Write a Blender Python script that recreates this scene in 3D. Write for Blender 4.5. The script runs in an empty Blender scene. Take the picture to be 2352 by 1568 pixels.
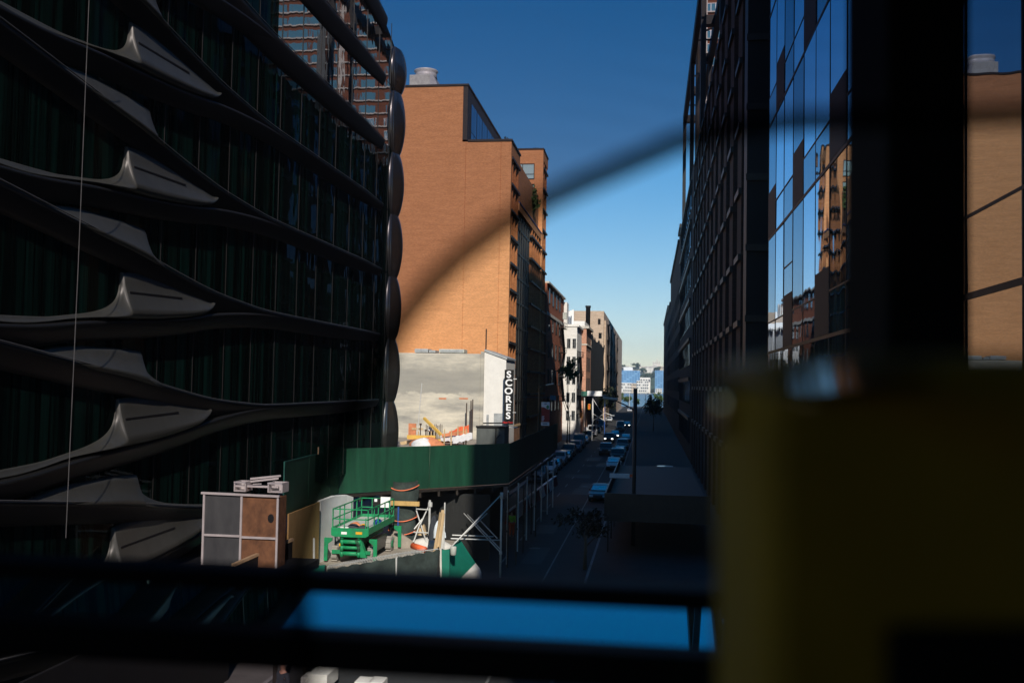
import bpy, math, random
from mathutils import Vector, Matrix
random.seed(7)
R = math.radians
SC = bpy.context.scene
COL = SC.collection

# ---------------------------------------------------------------- camera
F = 2287.0                      # focal length in units of the 2352 px wide working frame
CAM = Vector((0, 0, 10.5))
ROLL, YAW, PITCH = R(1.03), R(7.93), R(2.44)
f0 = Vector((-math.sin(YAW)*math.cos(PITCH), math.cos(YAW)*math.cos(PITCH), math.sin(PITCH)))
r0 = Vector((math.cos(YAW), math.sin(YAW), 0))
u0 = r0.cross(f0)
RT = r0*math.cos(ROLL) + u0*math.sin(ROLL)
UP = u0*math.cos(ROLL) - r0*math.sin(ROLL)
cd = bpy.data.cameras.new('camera'); cam = bpy.data.objects.new('camera', cd); COL.objects.link(cam)
cam.matrix_world = Matrix(((RT.x, UP.x, -f0.x, CAM.x), (RT.y, UP.y, -f0.y, CAM.y), (RT.z, UP.z, -f0.z, CAM.z), (0, 0, 0, 1)))
cd.sensor_width = 36; cd.lens = 35; cd.clip_start = 0.05; cd.clip_end = 6000
cd.dof.use_dof = True; cd.dof.focus_distance = 75; cd.dof.aperture_fstop = 2.8
SC.camera = cam

# ---------------------------------------------------------------- sky, sun, exposure
SUN = Vector((0.25, -1.0, 0.75)).normalized()
w = bpy.data.worlds.new('World'); SC.world = w; w.use_nodes = True
nt = w.node_tree; nt.nodes.clear()
sky = nt.nodes.new('ShaderNodeTexSky'); sky.sky_type = 'NISHITA'; sky.sun_disc = False
sky.sun_elevation = math.asin(SUN.z); sky.sun_rotation = math.atan2(SUN.x, SUN.y)
sky.air_density = 1.0; sky.dust_density = 0.0; sky.ozone_density = 4.0
bg = nt.nodes.new('ShaderNodeBackground'); bg.inputs[1].default_value = 0.115
wo = nt.nodes.new('ShaderNodeOutputWorld')
hs = nt.nodes.new('ShaderNodeHueSaturation'); hs.inputs['Saturation'].default_value = 1.44
def vm(op, a, b):
    q = nt.nodes.new('ShaderNodeVectorMath'); q.operation = op
    for i_, x in enumerate((a, b)):
        if isinstance(x, tuple): q.inputs[i_].default_value = x
        else: nt.links.new(x, q.inputs[i_])
    return q.outputs[0]
knee = vm('ADD', vm('DIVIDE', sky.outputs[0], (27, 25, 26)), (1, 1, 1))      # soft shoulder so the horizon keeps its blue
nt.links.new(vm('DIVIDE', sky.outputs[0], knee), hs.inputs['Color']); nt.links.new(hs.outputs[0], bg.inputs[0]); nt.links.new(bg.outputs[0], wo.inputs[0])
sl = bpy.data.lights.new('sun', 'SUN'); sl.energy = 4.2; sl.angle = R(0.5); sl.color = (1, 0.93, 0.82)
so = bpy.data.objects.new('sun', sl); COL.objects.link(so)
so.rotation_euler = (-SUN).to_track_quat('-Z', 'Y').to_euler()
SC.view_settings.view_transform = 'Standard'; SC.view_settings.look = 'None'
SC.view_settings.exposure = 0.2; SC.view_settings.gamma = 1

# ---------------------------------------------------------------- helpers
def ray(x, y): return f0*F + RT*(x-1176) + UP*(784-y)
def pY(x, y, Y): d = ray(x, y); return CAM + d*(Y/d.y)
def pX(x, y, X): d = ray(x, y); return CAM + d*(X/d.x)
def pZ(x, y, z): d = ray(x, y); return CAM + d*((z-CAM.z)/d.z)
def pD(x, y, d): return CAM + ray(x, y)*(d/F)

class MB:
    def __init__(s): s.v = []; s.f = []
    def add(s, vs, fs):
        n = len(s.v); s.v += [tuple(v) for v in vs]; s.f += [tuple(i+n for i in f) for f in fs]; return s
    def box(s, x0, x1, y0, y1, z0, z1):
        vs = [(x, y, z) for z in (z0, z1) for y in (y0, y1) for x in (x0, x1)]
        return s.add(vs, [(0,2,3,1), (4,5,7,6), (0,1,5,4), (2,6,7,3), (0,4,6,2), (1,3,7,5)])
    def obox(s, c, sx, sy, sz, m):
        c = Vector(c); vs = [c + m @ Vector((x*sx/2, y*sy/2, z*sz/2)) for z in (-1,1) for y in (-1,1) for x in (-1,1)]
        return s.add(vs, [(0,2,3,1), (4,5,7,6), (0,1,5,4), (2,6,7,3), (0,4,6,2), (1,3,7,5)])
    def beam(s, p, q, w_, h_, up=(0,0,1)):
        p = Vector(p); q = Vector(q); d = (q-p); L = d.length; d.normalize()
        u = Vector(up)
        if abs(d.dot(u)) > 0.98: u = Vector((0,1,0))
        a = d.cross(u).normalized(); b = a.cross(d)
        m = Matrix((a, d, b)).transposed()
        return s.obox((p+q)/2, w_, L, h_, m)
    def tube(s, pts, r, n=6, caps=True):
        pts = [Vector(p) for p in pts]; k = len(pts); vs = []; fs = []
        pa = None
        for i, p in enumerate(pts):
            d = (pts[min(i+1,k-1)] - pts[max(i-1,0)]).normalized()
            if pa is None:
                u = Vector((0,0,1)) if abs(d.z) < .9 else Vector((0,1,0)); a = d.cross(u).normalized()
            else: a = (pa - d*pa.dot(d)).normalized()
            pa = a; b = d.cross(a); rr = r[i] if isinstance(r, (list, tuple)) else r
            for j in range(n):
                t = 2*math.pi*j/n; vs.append(p + (a*math.cos(t)+b*math.sin(t))*rr)
        for i in range(k-1):
            for j in range(n):
                fs.append((i*n+j, i*n+(j+1)%n, (i+1)*n+(j+1)%n, (i+1)*n+j))
        if caps: fs.append(tuple(range(n))[::-1]); fs.append(tuple((k-1)*n+j for j in range(n)))
        return s.add(vs, fs)
    def lathe(s, c, prof, n=16):
        c = Vector(c); vs = []; fs = []; k = len(prof)
        for r, z in prof:
            for j in range(n):
                t = 2*math.pi*j/n; vs.append(c + Vector((r*math.cos(t), r*math.sin(t), z)))
        for i in range(k-1):
            for j in range(n): fs.append((i*n+j, i*n+(j+1)%n, (i+1)*n+(j+1)%n, (i+1)*n+j))
        fs.append(tuple(range(n))[::-1]); fs.append(tuple((k-1)*n+j for j in range(n)))
        return s.add(vs, fs)
    def wheel(s, c, r, wd, n=16):           # cylinder along x
        c = Vector(c); vs = []; fs = []
        for x, rr in ((-wd/2, r*.86), (-wd/2+.03, r), (wd/2-.03, r), (wd/2, r*.86)):
            for j in range(n):
                t = 2*math.pi*j/n; vs.append(c + Vector((x, rr*math.cos(t), rr*math.sin(t))))
        for i in range(3):
            for j in range(n): fs.append((i*n+j, i*n+(j+1)%n, (i+1)*n+(j+1)%n, (i+1)*n+j))
        fs.append(tuple(range(n))[::-1]); fs.append(tuple(3*n+j for j in range(n)))
        return s.add(vs, fs)
    def slab(s, pts, off):                  # polygon (3D points) extruded by off
        pts = [Vector(p) for p in pts]; off = Vector(off); n = len(pts)
        vs = pts + [p+off for p in pts]
        return s.add(vs, [tuple(range(n)), tuple(range(2*n-1, n-1, -1))] + [((i+1)%n, i, n+i, n+(i+1)%n) for i in range(n)])
    def grid(s, rows):
        n = len(rows[0]); vs = [p for r in rows for p in r]; fs = []
        for i in range(len(rows)-1):
            for j in range(n-1): fs.append((i*n+j, i*n+j+1, (i+1)*n+j+1, (i+1)*n+j))
        return s.add(vs, fs)
    def build(s, name, m, parent=None, label=None, smooth=False, bevel=0, tagp=None):
        me = bpy.data.meshes.new(name)
        off = Vector(ORG.get(parent.name, (0,0,0))) if parent else Vector((0,0,0))
        me.from_pydata([tuple(Vector(v)-off) for v in s.v], [], s.f)
        import bmesh
        bm = bmesh.new(); bm.from_mesh(me); bmesh.ops.recalc_face_normals(bm, faces=bm.faces); bm.to_mesh(me); bm.free()
        me.materials.append(m)
        o = bpy.data.objects.new(name, me); COL.objects.link(o)
        if parent: o.parent = parent; ORG[o.name] = tuple(off)
        if smooth:
            for p in me.polygons: p.use_smooth = True
        if bevel:
            b = o.modifiers.new('bevel', 'BEVEL'); b.width = bevel; b.segments = 2; b.limit_method = 'ANGLE'
        if label: o['label'] = label
        return o
ORG = {}
def thing(name, label, cat, loc=(0,0,0), group=None, rotz=0):
    o = bpy.data.objects.new(name, None); COL.objects.link(o); o.location = loc; o.rotation_euler = (0,0,rotz)
    o.empty_display_size = .5
    o['label'] = label; o['category'] = cat
    if group: o['group'] = group
    ORG[o.name] = tuple(loc); return o
def tag(o, label, cat, group=None):
    o['label'] = label; o['category'] = cat
    if group: o['group'] = group
    return o
def setting(o, kind='structure'): o['kind'] = kind; return o
def copy_tree(o, parent=None):
    c = o.copy(); COL.objects.link(c)
    if parent: c.parent = parent
    for ch in [x for x in o.children]: copy_tree(ch, c)
    return c

# ---------------------------------------------------------------- materials
def newmat(name):
    m = bpy.data.materials.new(name); m.use_nodes = True; n = m.node_tree; n.nodes.clear()
    o = n.nodes.new('ShaderNodeOutputMaterial'); b = n.nodes.new('ShaderNodeBsdfPrincipled')
    n.links.new(b.outputs[0], o.inputs[0]); return m, n, b, o
def lk(n, a, b): n.links.new(a, b)
def coords(n, scale=(1,1,1)):
    t = n.nodes.new('ShaderNodeNewGeometry'); mp = n.nodes.new('ShaderNodeMapping'); mp.inputs['Scale'].default_value = scale
    lk(n, t.outputs['Position'], mp.inputs['Vector']); return mp.outputs[0]
def mat(name, c, rough=.7, metal=0, var=.25, scale=2.0, c2=None, bump=0, spec=.5, stretch=(1,1,1), detail=6, coat=0):
    m, n, b, o = newmat(name)
    b.inputs['Roughness'].default_value = rough; b.inputs['Metallic'].default_value = metal
    b.inputs['Specular IOR Level'].default_value = spec
    if coat: b.inputs['Coat Weight'].default_value = coat; b.inputs['Coat Roughness'].default_value = .05
    v = coords(n, tuple(scale*k for k in stretch))
    nz = n.nodes.new('ShaderNodeTexNoise'); nz.inputs['Scale'].default_value = 1; nz.inputs['Detail'].default_value = detail
    nz.inputs['Roughness'].default_value = .65
    lk(n, v, nz.inputs['Vector'])
    rp = n.nodes.new('ShaderNodeValToRGB'); rp.color_ramp.elements[0].position = .3; rp.color_ramp.elements[1].position = .7
    if c2 is None: c2 = tuple(x*(1-var) for x in c); c1 = tuple(min(1, x*(1+var)) for x in c)
    else: c1 = c
    rp.color_ramp.elements[0].color = (*c2, 1); rp.color_ramp.elements[1].color = (*c1, 1)
    lk(n, nz.outputs['Fac'], rp.inputs[0]); lk(n, rp.outputs[0], b.inputs['Base Color'])
    if bump:
        bp = n.nodes.new('ShaderNodeBump'); bp.inputs['Strength'].default_value = bump; bp.inputs['Distance'].default_value = .05
        lk(n, nz.outputs['Fac'], bp.inputs['Height']); lk(n, bp.outputs[0], b.inputs['Normal'])
    return m
def brick(name, c, mortar, bw=.22, bh=.075, var=.2, big=.25):
    m, n, b, o = newmat(name); b.inputs['Roughness'].default_value = .85; b.inputs['Specular IOR Level'].default_value = .2
    g = n.nodes.new('ShaderNodeNewGeometry'); sx = n.nodes.new('ShaderNodeSeparateXYZ'); lk(n, g.outputs['Position'], sx.inputs[0])
    ad = n.nodes.new('ShaderNodeMath'); lk(n, sx.outputs[0], ad.inputs[0]); lk(n, sx.outputs[1], ad.inputs[1])
    cb = n.nodes.new('ShaderNodeCombineXYZ'); lk(n, ad.outputs[0], cb.inputs[0]); lk(n, sx.outputs[2], cb.inputs[1])
    bt = n.nodes.new('ShaderNodeTexBrick'); bt.inputs['Scale'].default_value = 1
    bt.inputs['Brick Width'].default_value = bw; bt.inputs['Row Height'].default_value = bh; bt.inputs['Mortar Size'].default_value = .008
    bt.inputs['Color1'].default_value = (*[x*(1+var) for x in c], 1); bt.inputs['Color2'].default_value = (*[x*(1-var) for x in c], 1)
    bt.inputs['Mortar'].default_value = (*mortar, 1); lk(n, cb.outputs[0], bt.inputs['Vector'])
    # courses of slightly different brick batches: wide, flat noise
    mp = n.nodes.new('ShaderNodeMapping'); mp.inputs['Scale'].default_value = (.35, 2.6, 1); lk(n, cb.outputs[0], mp.inputs[0])
    nz = n.nodes.new('ShaderNodeTexNoise'); nz.inputs['Scale'].default_value = 1; nz.inputs['Detail'].default_value = 8; nz.inputs['Roughness'].default_value = .7
    lk(n, mp.outputs[0], nz.inputs['Vector'])
    rp = n.nodes.new('ShaderNodeValToRGB'); rp.color_ramp.elements[0].position = .32; rp.color_ramp.elements[1].position = .68
    rp.color_ramp.elements[0].color = (1-big, 1-big*1.15, 1-big*1.3, 1); rp.color_ramp.elements[1].color = (1+big*.3, 1+big*.3, 1+big*.3, 1)
    lk(n, nz.outputs['Fac'], rp.inputs[0])
    mx = n.nodes.new('ShaderNodeMix'); mx.data_type = 'RGBA'; mx.blend_type = 'MULTIPLY'; mx.inputs[0].default_value = 1
    lk(n, bt.outputs['Color'], mx.inputs[6]); lk(n, rp.outputs[0], mx.inputs[7]); lk(n, mx.outputs[2], b.inputs['Base Color'])
    return m
def glass(name, refl=.35, base=(.006,.012,.01), tint=(1,1,1), wob=.02, wscale=.5, curtain=None, cscale=3.0):
    """window seen from outside: mirror coat over a dark room (optionally hanging curtains)"""
    m, n, b, o = newmat(name)
    b.inputs['Roughness'].default_value = .6; b.inputs['Specular IOR Level'].default_value = 0
    b.inputs['Base Color'].default_value = (*base, 1)
    if curtain:
        g = coords(n, (0, cscale, .03)); nz = n.nodes.new('ShaderNodeTexNoise'); nz.inputs['Scale'].default_value = 1; nz.inputs['Detail'].default_value = 5
        nz.inputs['Roughness'].default_value = .75
        lk(n, g, nz.inputs['Vector']); rp = n.nodes.new('ShaderNodeValToRGB')
        rp.color_ramp.elements[0].position = .47; rp.color_ramp.elements[1].position = .72
        rp.color_ramp.elements[0].color = (*base, 1); rp.color_ramp.elements[1].color = (*curtain, 1)
        lk(n, nz.outputs['Fac'], rp.inputs[0]); lk(n, rp.outputs[0], b.inputs['Base Color'])
    gl = n.nodes.new('ShaderNodeBsdfGlossy'); gl.inputs['Roughness'].default_value = .015; gl.inputs['Color'].default_value = (*tint, 1)
    if wob:
        v = coords(n, (wscale, wscale, wscale*.6)); nz = n.nodes.new('ShaderNodeTexNoise'); nz.inputs['Scale'].default_value = 1; nz.inputs['Detail'].default_value = 2
        lk(n, v, nz.inputs['Vector']); bp = n.nodes.new('ShaderNodeBump'); bp.inputs['Strength'].default_value = 1; bp.inputs['Distance'].default_value = wob
        lk(n, nz.outputs['Fac'], bp.inputs['Height']); lk(n, bp.outputs[0], gl.inputs['Normal'])
    fr = n.nodes.new('ShaderNodeFresnel'); fr.inputs['IOR'].default_value = 1.45
    mr = n.nodes.new('ShaderNodeMapRange'); mr.inputs[3].default_value = refl; mr.inputs[4].default_value = 1
    lk(n, fr.outputs[0], mr.inputs[0])
    mx = n.nodes.new('ShaderNodeMixShader'); lk(n, mr.outputs[0], mx.inputs[0]); lk(n, b.outputs[0], mx.inputs[1]); lk(n, gl.outputs[0], mx.inputs[2])
    lk(n, mx.outputs[0], o.inputs[0]); return m
def emit(name, c, s):
    m, n, b, o = newmat(name); b.inputs['Base Color'].default_value = (*c, 1); b.inputs['Emission Color'].default_value = (*c, 1)
    b.inputs['Emission Strength'].default_value = s; return m

M = dict(
 orange=brick('orange_brick', (.62,.285,.115), (.58,.31,.16), var=.14, big=.17),
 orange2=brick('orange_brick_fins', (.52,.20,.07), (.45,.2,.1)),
 red=brick('red_brick', (.34,.11,.055), (.3,.14,.09)),
 pink=brick('pink_brick', (.55,.29,.2), (.5,.3,.22)),
 beige=brick('beige_brick', (.56,.43,.32), (.5,.4,.32)),
 white_brick=brick('white_brick', (.78,.77,.74), (.7,.69,.66), var=.08, big=.12),
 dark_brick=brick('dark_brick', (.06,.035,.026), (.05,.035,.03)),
 tower_brick=brick('tower_brick', (.20,.075,.04), (.2,.09,.06)),
 limestone=mat('limestone', (.5,.46,.40), .8),
 concrete=mat('old_concrete', (.68,.62,.50), .9, var=.2, scale=.45, stretch=(.5,.5,2.2), bump=.2, c2=(.27,.26,.235)),
# stained concrete gets its stain band below
 plaster=mat('pale_plaster', (.72,.70,.66), .9, var=.06, scale=1.5),
 brightwall=mat('pale_wall_panel', (.82,.81,.79), .9, var=.06, scale=2.5),
 asphalt=mat('asphalt', (.021,.022,.023), .85, var=.3, scale=.8, bump=.1),
 paint=mat('road_paint', (.16,.16,.155), .8, var=.3, scale=3),
 sidewalk=mat('sidewalk_concrete', (.11,.107,.10), .9, var=.15, scale=1),
 kerb=mat('kerb_stone', (.2,.2,.2), .9),
 dirt=mat('site_dirt', (.30,.26,.21), .95, var=.25, scale=1.2, bump=.4),
 water=mat('river_water', (.035,.09,.15), .25, var=.3, scale=.03, stretch=(1,5,1), spec=.4),
 hill=mat('hill_green', (.055,.09,.055), .95, var=.5, scale=.05, bump=.5),
 blackm=mat('black_metal', (.012,.012,.012), .55, spec=.25, var=.1),
 bronze=mat('dark_bronze', (.03,.024,.02), .5, .3),
 zmetal=mat('dark_steel_band', (.022,.024,.021), .45, .2, var=.12, scale=1.5),
 zpanel=mat('brushed_grey_panel', (.098,.106,.088), .42, .3, var=.1, scale=2.5, stretch=(1,1,.4)),
 glintsteel=mat('highlight_steel', (.22,.23,.21), .35, .5),
 zcap=mat('polished_steel', (.22,.22,.21), .2, .9, var=.06, scale=3, stretch=(3,3,.3)),
 zdark=mat('dark_soffit', (.008,.009,.009), .7),
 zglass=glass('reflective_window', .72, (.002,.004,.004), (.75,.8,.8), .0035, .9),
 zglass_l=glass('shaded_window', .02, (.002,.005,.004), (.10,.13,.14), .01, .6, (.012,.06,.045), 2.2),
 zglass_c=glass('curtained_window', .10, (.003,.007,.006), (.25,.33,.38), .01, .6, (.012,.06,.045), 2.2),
 sky_glass=glass('street_glass', .33, (.004,.006,.008), (.62,.72,.86), .012, .35),
 dglass=glass('dark_window', .16, (.006,.007,.008), (.8,.9,1), .01, .5),
 bglass=glass('blue_window', .10, (.09,.22,.27), (.9,.95,1), 0),
 pale_glass=glass('pale_blind_window', .12, (.40,.55,.50), (.9,1,1), 0),
 greenply=mat('green_plywood', (.009,.075,.037), .55, scale=1.3, stretch=(1.6,1.6,.25), c2=(.004,.035,.018), detail=12),
 greenedge=mat('green_edge', (.02,.12,.09), .6),
 tealply=mat('teal_plywood', (.006,.17,.115), .55, var=.15, scale=1.2),
 netting=mat('dark_netting', (.035,.05,.045), .9, var=.5, scale=1.5, bump=.5),
 ply=mat('weathered_plywood', (.60,.40,.15), .85, c2=(.42,.26,.09), scale=1.4, stretch=(2.5,2.5,.5), bump=.1),
 ply2=mat('stained_plywood', (.33,.16,.07), .8, c2=(.12,.06,.03), scale=2.2, stretch=(1.3,1.3,.8)),
 greyply=mat('grey_formply', (.10,.11,.105), .8, c2=(.055,.062,.062), scale=1.3, stretch=(1.5,1.5,.5)),
 lumber=mat('lumber', (.5,.36,.2), .85, var=.25, scale=3, stretch=(1,1,.3)),
 paleboard=mat('pale_board', (.6,.58,.54), .85, var=.15),
 galv=mat('galvanised_steel', (.60,.60,.58), .5, .2, var=.15, scale=4),
 lift=mat('lift_green_paint', (.004,.32,.115), .5, spec=.35, scale=3.5, c2=(.02,.17,.075), detail=12),
 liftd=mat('lift_dark_green', (.003,.16,.06), .5),
 rubber=mat('rubber', (.02,.02,.02), .9), tyre_dust=mat('dusty_tyre', (.30,.28,.25), .9),
 rim=mat('wheel_rim', (.35,.35,.36), .35, .8),
 white=mat('white_paint', (.78,.78,.77), .5, var=.05), signblack=mat('sign_black', (.008,.008,.008), .35),
 signwhite=mat('sign_white', (.85,.85,.85), .5, var=.02), signred=mat('sign_red', (.6,.02,.02), .5),
 bannerred=mat('banner_red', (.22,.03,.025), .7, var=.05), bannerwhite=mat('banner_white', (.62,.68,.74), .7, var=.05),
 bannergreen=mat('banner_green', (.02,.2,.1), .7), bannertext=mat('banner_blue_text', (.03,.12,.2), .7),
 orangep=mat('orange_plastic', (.75,.13,.04), .6), rope=mat('orange_rope', (.8,.2,.09), .8), hivis=mat('hi_vis_lime', (.45,.9,.08), .7),
 yellow=mat('yellow_timber', (.68,.42,.08), .7, var=.15), redwood=mat('orange_formwork', (.55,.2,.09), .8, var=.3, scale=2),
 rebar=mat('rebar', (.06,.035,.025), .8), bluep=mat('blue_paint', (.02,.09,.35), .6), amber=mat('amber_signal', (.75,.38,.02), .5),
 plastic=mat('white_plastic_sheet', (.75,.74,.72), .5, var=.12, bump=.6, scale=2.5),
 foliage=mat('foliage', (.055,.10,.022), .75, var=.55, scale=.9), foliage_d=mat('dark_foliage', (.028,.04,.02), .8, var=.5, scale=.9),
 foliage_dd=mat('shaded_dull_foliage', (.022,.02,.012), .9, var=.5, scale=1.5),
 bark=mat('bark', (.09,.065,.045), .9),
 hvac=mat('hvac_grey', (.34,.36,.37), .6, .2), hvac2=mat('hvac_pale', (.42,.44,.40), .7),
 skin=mat('skin', (.5,.27,.19), .6), cloth_w=mat('white_cloth', (.75,.74,.72), .9), cloth_d=mat('dark_cloth', (.03,.035,.045), .9), hair=mat('hair', (.03,.02,.015), .7),
 njglass=mat('blue_tower_glass', (.15,.32,.52), .35, var=.1, scale=.1), njdark=mat('blue_tower_window', (.03,.13,.30), .3),
 njwhite=mat('white_block', (.74,.70,.64), .8, var=.08, scale=.1), njtan=mat('tan_block', (.62,.50,.38), .8, var=.12, scale=.1), njwin=mat('far_window', (.05,.06,.07), .5),
 hazehouse=mat('ridge_house', (.56,.52,.46), .9, var=.2, scale=.08),
 olive=mat('mustard_enamel', (.29,.175,.014), .55, spec=.2, var=.18, scale=9),
 cabblack=mat('matt_black', (.006,.006,.006), .7, spec=.15, var=.1),
)

def stain_band(m, z0, z1):
    n = m.node_tree; b = [x for x in n.nodes if x.type == 'BSDF_PRINCIPLED'][0]; src = b.inputs['Base Color'].links[0].from_socket
    g = n.nodes.new('ShaderNodeNewGeometry'); sx = n.nodes.new('ShaderNodeSeparateXYZ'); lk(n, g.outputs['Position'], sx.inputs[0])
    mp = n.nodes.new('ShaderNodeMapping'); mp.inputs['Scale'].default_value = (.55,.55,.8); lk(n, g.outputs['Position'], mp.inputs[0])
    nz = n.nodes.new('ShaderNodeTexNoise'); nz.inputs['Scale'].default_value = 1; nz.inputs['Detail'].default_value = 9; nz.inputs['Roughness'].default_value = .75; lk(n, mp.outputs[0], nz.inputs['Vector'])
    ma = n.nodes.new('ShaderNodeMath'); ma.operation = 'MULTIPLY_ADD'; ma.inputs[1].default_value = 2.4; lk(n, nz.outputs['Fac'], ma.inputs[0]); lk(n, sx.outputs[2], ma.inputs[2])
    r1 = n.nodes.new('ShaderNodeMapRange'); r1.inputs[1].default_value = z0+1.1; r1.inputs[2].default_value = z0+1.3; lk(n, ma.outputs[0], r1.inputs[0])
    r2 = n.nodes.new('ShaderNodeMapRange'); r2.inputs[1].default_value = z1+.8; r2.inputs[2].default_value = z1+1.8; r2.inputs[3].default_value = 1; r2.inputs[4].default_value = 0; lk(n, ma.outputs[0], r2.inputs[0])
    mu = n.nodes.new('ShaderNodeMath'); mu.operation = 'MULTIPLY'; lk(n, r1.outputs[0], mu.inputs[0]); lk(n, r2.outputs[0], mu.inputs[1])
    mk_ = n.nodes.new('ShaderNodeMath'); mk_.operation = 'MULTIPLY'; mk_.inputs[1].default_value = .75; lk(n, mu.outputs[0], mk_.inputs[0])
    mx = n.nodes.new('ShaderNodeMix'); mx.data_type = 'RGBA'; lk(n, mk_.outputs[0], mx.inputs[0]); lk(n, src, mx.inputs[6]); mx.inputs[7].default_value = (.27,.26,.23,1)
    lk(n, mx.outputs[2], b.inputs['Base Color'])
stain_band(M['concrete'], 9.4, 12.1)

# ---------------------------------------------------------------- the ground, road, river, hills
g = MB().box(-700, 700, -120, 520, -1.2, -.02).build('ground', M['sidewalk']); setting(g)
ROAD = MB().box(-13, -3.2, -120, 515, -.3, .0).build('road', M['asphalt']); setting(ROAD)
setting(MB().box(-16.2, -13.0, -120, 515, -.3, .14).build('pavement', M['sidewalk'], smooth=False))
setting(MB().box(-3.2, 6.2, -120, 515, -.3, .14).build('pavement', M['asphalt']))  # asphalt black instead of concrete, so this side's shade sits in the colour
mk = MB()
for yy in range(40, 500, 9): mk.box(-8.6, -8.48, yy, yy+3, .001, .005)
mk.box(-5.62, -5.52, 20, 500, .001, .005)
setting(mk.build('road_marking', M['paint']))
rp_ = MB(); rq = random.Random(3)
for i in range(16):
    xx = rq.uniform(-11.5, -5); yy = 50+i*11+rq.uniform(-3, 3); rp_.box(xx, xx+rq.uniform(1.2, 3.2), yy, yy+rq.uniform(2, 7), -.05, .004)
setting(rp_.build('road_patch', mat('fresh_asphalt', (.014,.014,.015), .7)))
for i, (xx, yy) in enumerate(((-7.2, 64), (-8.6, 83), (-6.6, 104), (-7.8, 131))):
    tag(MB().lathe((xx, yy, .001), [(.38,.0),(.38,.008),(.33,.012)], 18).build('manhole_cover', M['bronze']), ['nearest round iron manhole cover in the road', 'second nearest iron manhole cover in the road', 'iron manhole cover in the road before the lone oncoming off-roader', 'farthest iron manhole cover in the road'][i], 'manhole cover', 'manhole covers in the road')
setting(MB().box(-13.02, -12.86, -120, 515, -.29, .142).build('kerb', M['kerb'])); setting(MB().box(-3.34, -3.2, -120, 515, -.29, .142).build('kerb', M['kerb']))
setting(MB().box(-1500, 1500, 520, 1745, -2, -1.4).build('river', M['water']))
hl = MB(); rows = []
for i in range(20):
    yy = 1735 + i*45; row = []
    for j in range(60):
        xx = -900 + j*34; h = 0
        if i > 1: h = 46*(1/(1+math.exp(-(i-6)*1.1))) + 2.5*math.sin(j*.9+i) + 1.5*math.sin(j*2.3)
        row.append((xx, yy, h-1))
    rows.append(row)
hl.grid(rows); setting(hl.build('hills', M['hill'], smooth=True))

# ---------------------------------------------------------------- windows, generic building
def window_parts(root, spots, gm, fm=None, frame=.08, name='window'):
    """spots: (axis, plane, a0, a1, z0, z1, dirn) ; each window a part with its pane a sub-part"""
    for ax, pl, a0, a1, z0, z1, dn in spots:
        fr = MB(); t = frame; d0, d1 = sorted((pl+dn*.06, pl-dn*.12))
        def bx(mb, u0_, u1_, v0, v1, e0, e1):
            if ax == 'x': mb.box(e0, e1, u0_, u1_, v0, v1)
            else: mb.box(u0_, u1_, e0, e1, v0, v1)
        bx(fr, a0, a0+t, z0, z1, d0, d1); bx(fr, a1-t, a1, z0, z1, d0, d1)
        bx(fr, a0+t, a1-t, z0, z0+t, d0, d1); bx(fr, a0+t, a1-t, z1-t, z1, d0, d1)
        bx(fr, (a0+a1)/2-t/3, (a0+a1)/2+t/3, z0+t, z1-t, d0, d1-0.001)
        wo_ = fr.build(name, fm or M['blackm'], root)
        pn = MB(); e0, e1 = sorted((pl+dn*.02, pl-dn*.1))
        bx(pn, a0+t*.9, a1-t*.9, z0+t*.9, z1-t*.9, e0, e1)
        pn.build('pane', gm, wo_)

# ---------------------------------------------------------------- curved glass building (left)
ZX = -16.0
hz = thing('curved_glass_building', 'dark curved glass building with sweeping steel bands and rounded window ends, filling the left side', 'building', (ZX, 40, 0))
Rk = lambda k: 9.42 + 3.86*k
FL = 3.86
bd = MB(); bd.box(-40, ZX-.25, 12, 51, 5.5, Rk(6)+.3); bd.box(-40, ZX-.25, 51, 60.2, 5.5, Rk(6)-1.5); bd.box(-40, -23, 12, 60.2, .2, 5.49)
bd.build('body', M['zdark'], hz)
UPB = [(63,0),(46,0),(41,.02),(38.4,.15),(36,.33),(33.5,.65),(30.5,1.1),(28.3,1.36),(26.2,1.62),(23,2.0),(20,2.2),(12,2.28)]
LOB = [(63,0),(46,0),(41,-.1),(38.4,-.25),(36,-.47),(34.7,-.66),(31.6,-.98),(28.2,-1.24),(25.4,-1.52),(22,-1.6),(12,-1.58)]
for c_ in (UPB, LOB): c_[:] = [((y-2.2)/.99, z) for y, z in c_]
def smooth_path(pts, n=4):
    out = []
    for i in range(len(pts)-1):
        p0 = pts[max(i-1,0)]; p1 = pts[i]; p2 = pts[i+1]; p3 = pts[min(i+2,len(pts)-1)]
        for j in range(n):
            t = j/n
            y = p1[0]+(p2[0]-p1[0])*t
            m1 = (p2[1]-p0[1])/((p2[0]-p0[0]) or 1); m2 = (p3[1]-p1[1])/((p3[0]-p1[0]) or 1); dx = p2[0]-p1[0]
            h = (2*t**3-3*t*t+1)*p1[1]+(t**3-2*t*t+t)*dx*m1+(-2*t**3+3*t*t)*p2[1]+(t**3-t*t)*dx*m2
            out.append((y, h))
    out.append(pts[-1]); return out
DROP = lambda y: 1.25*max(0, (y-53)/6.8)**2.4
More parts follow.
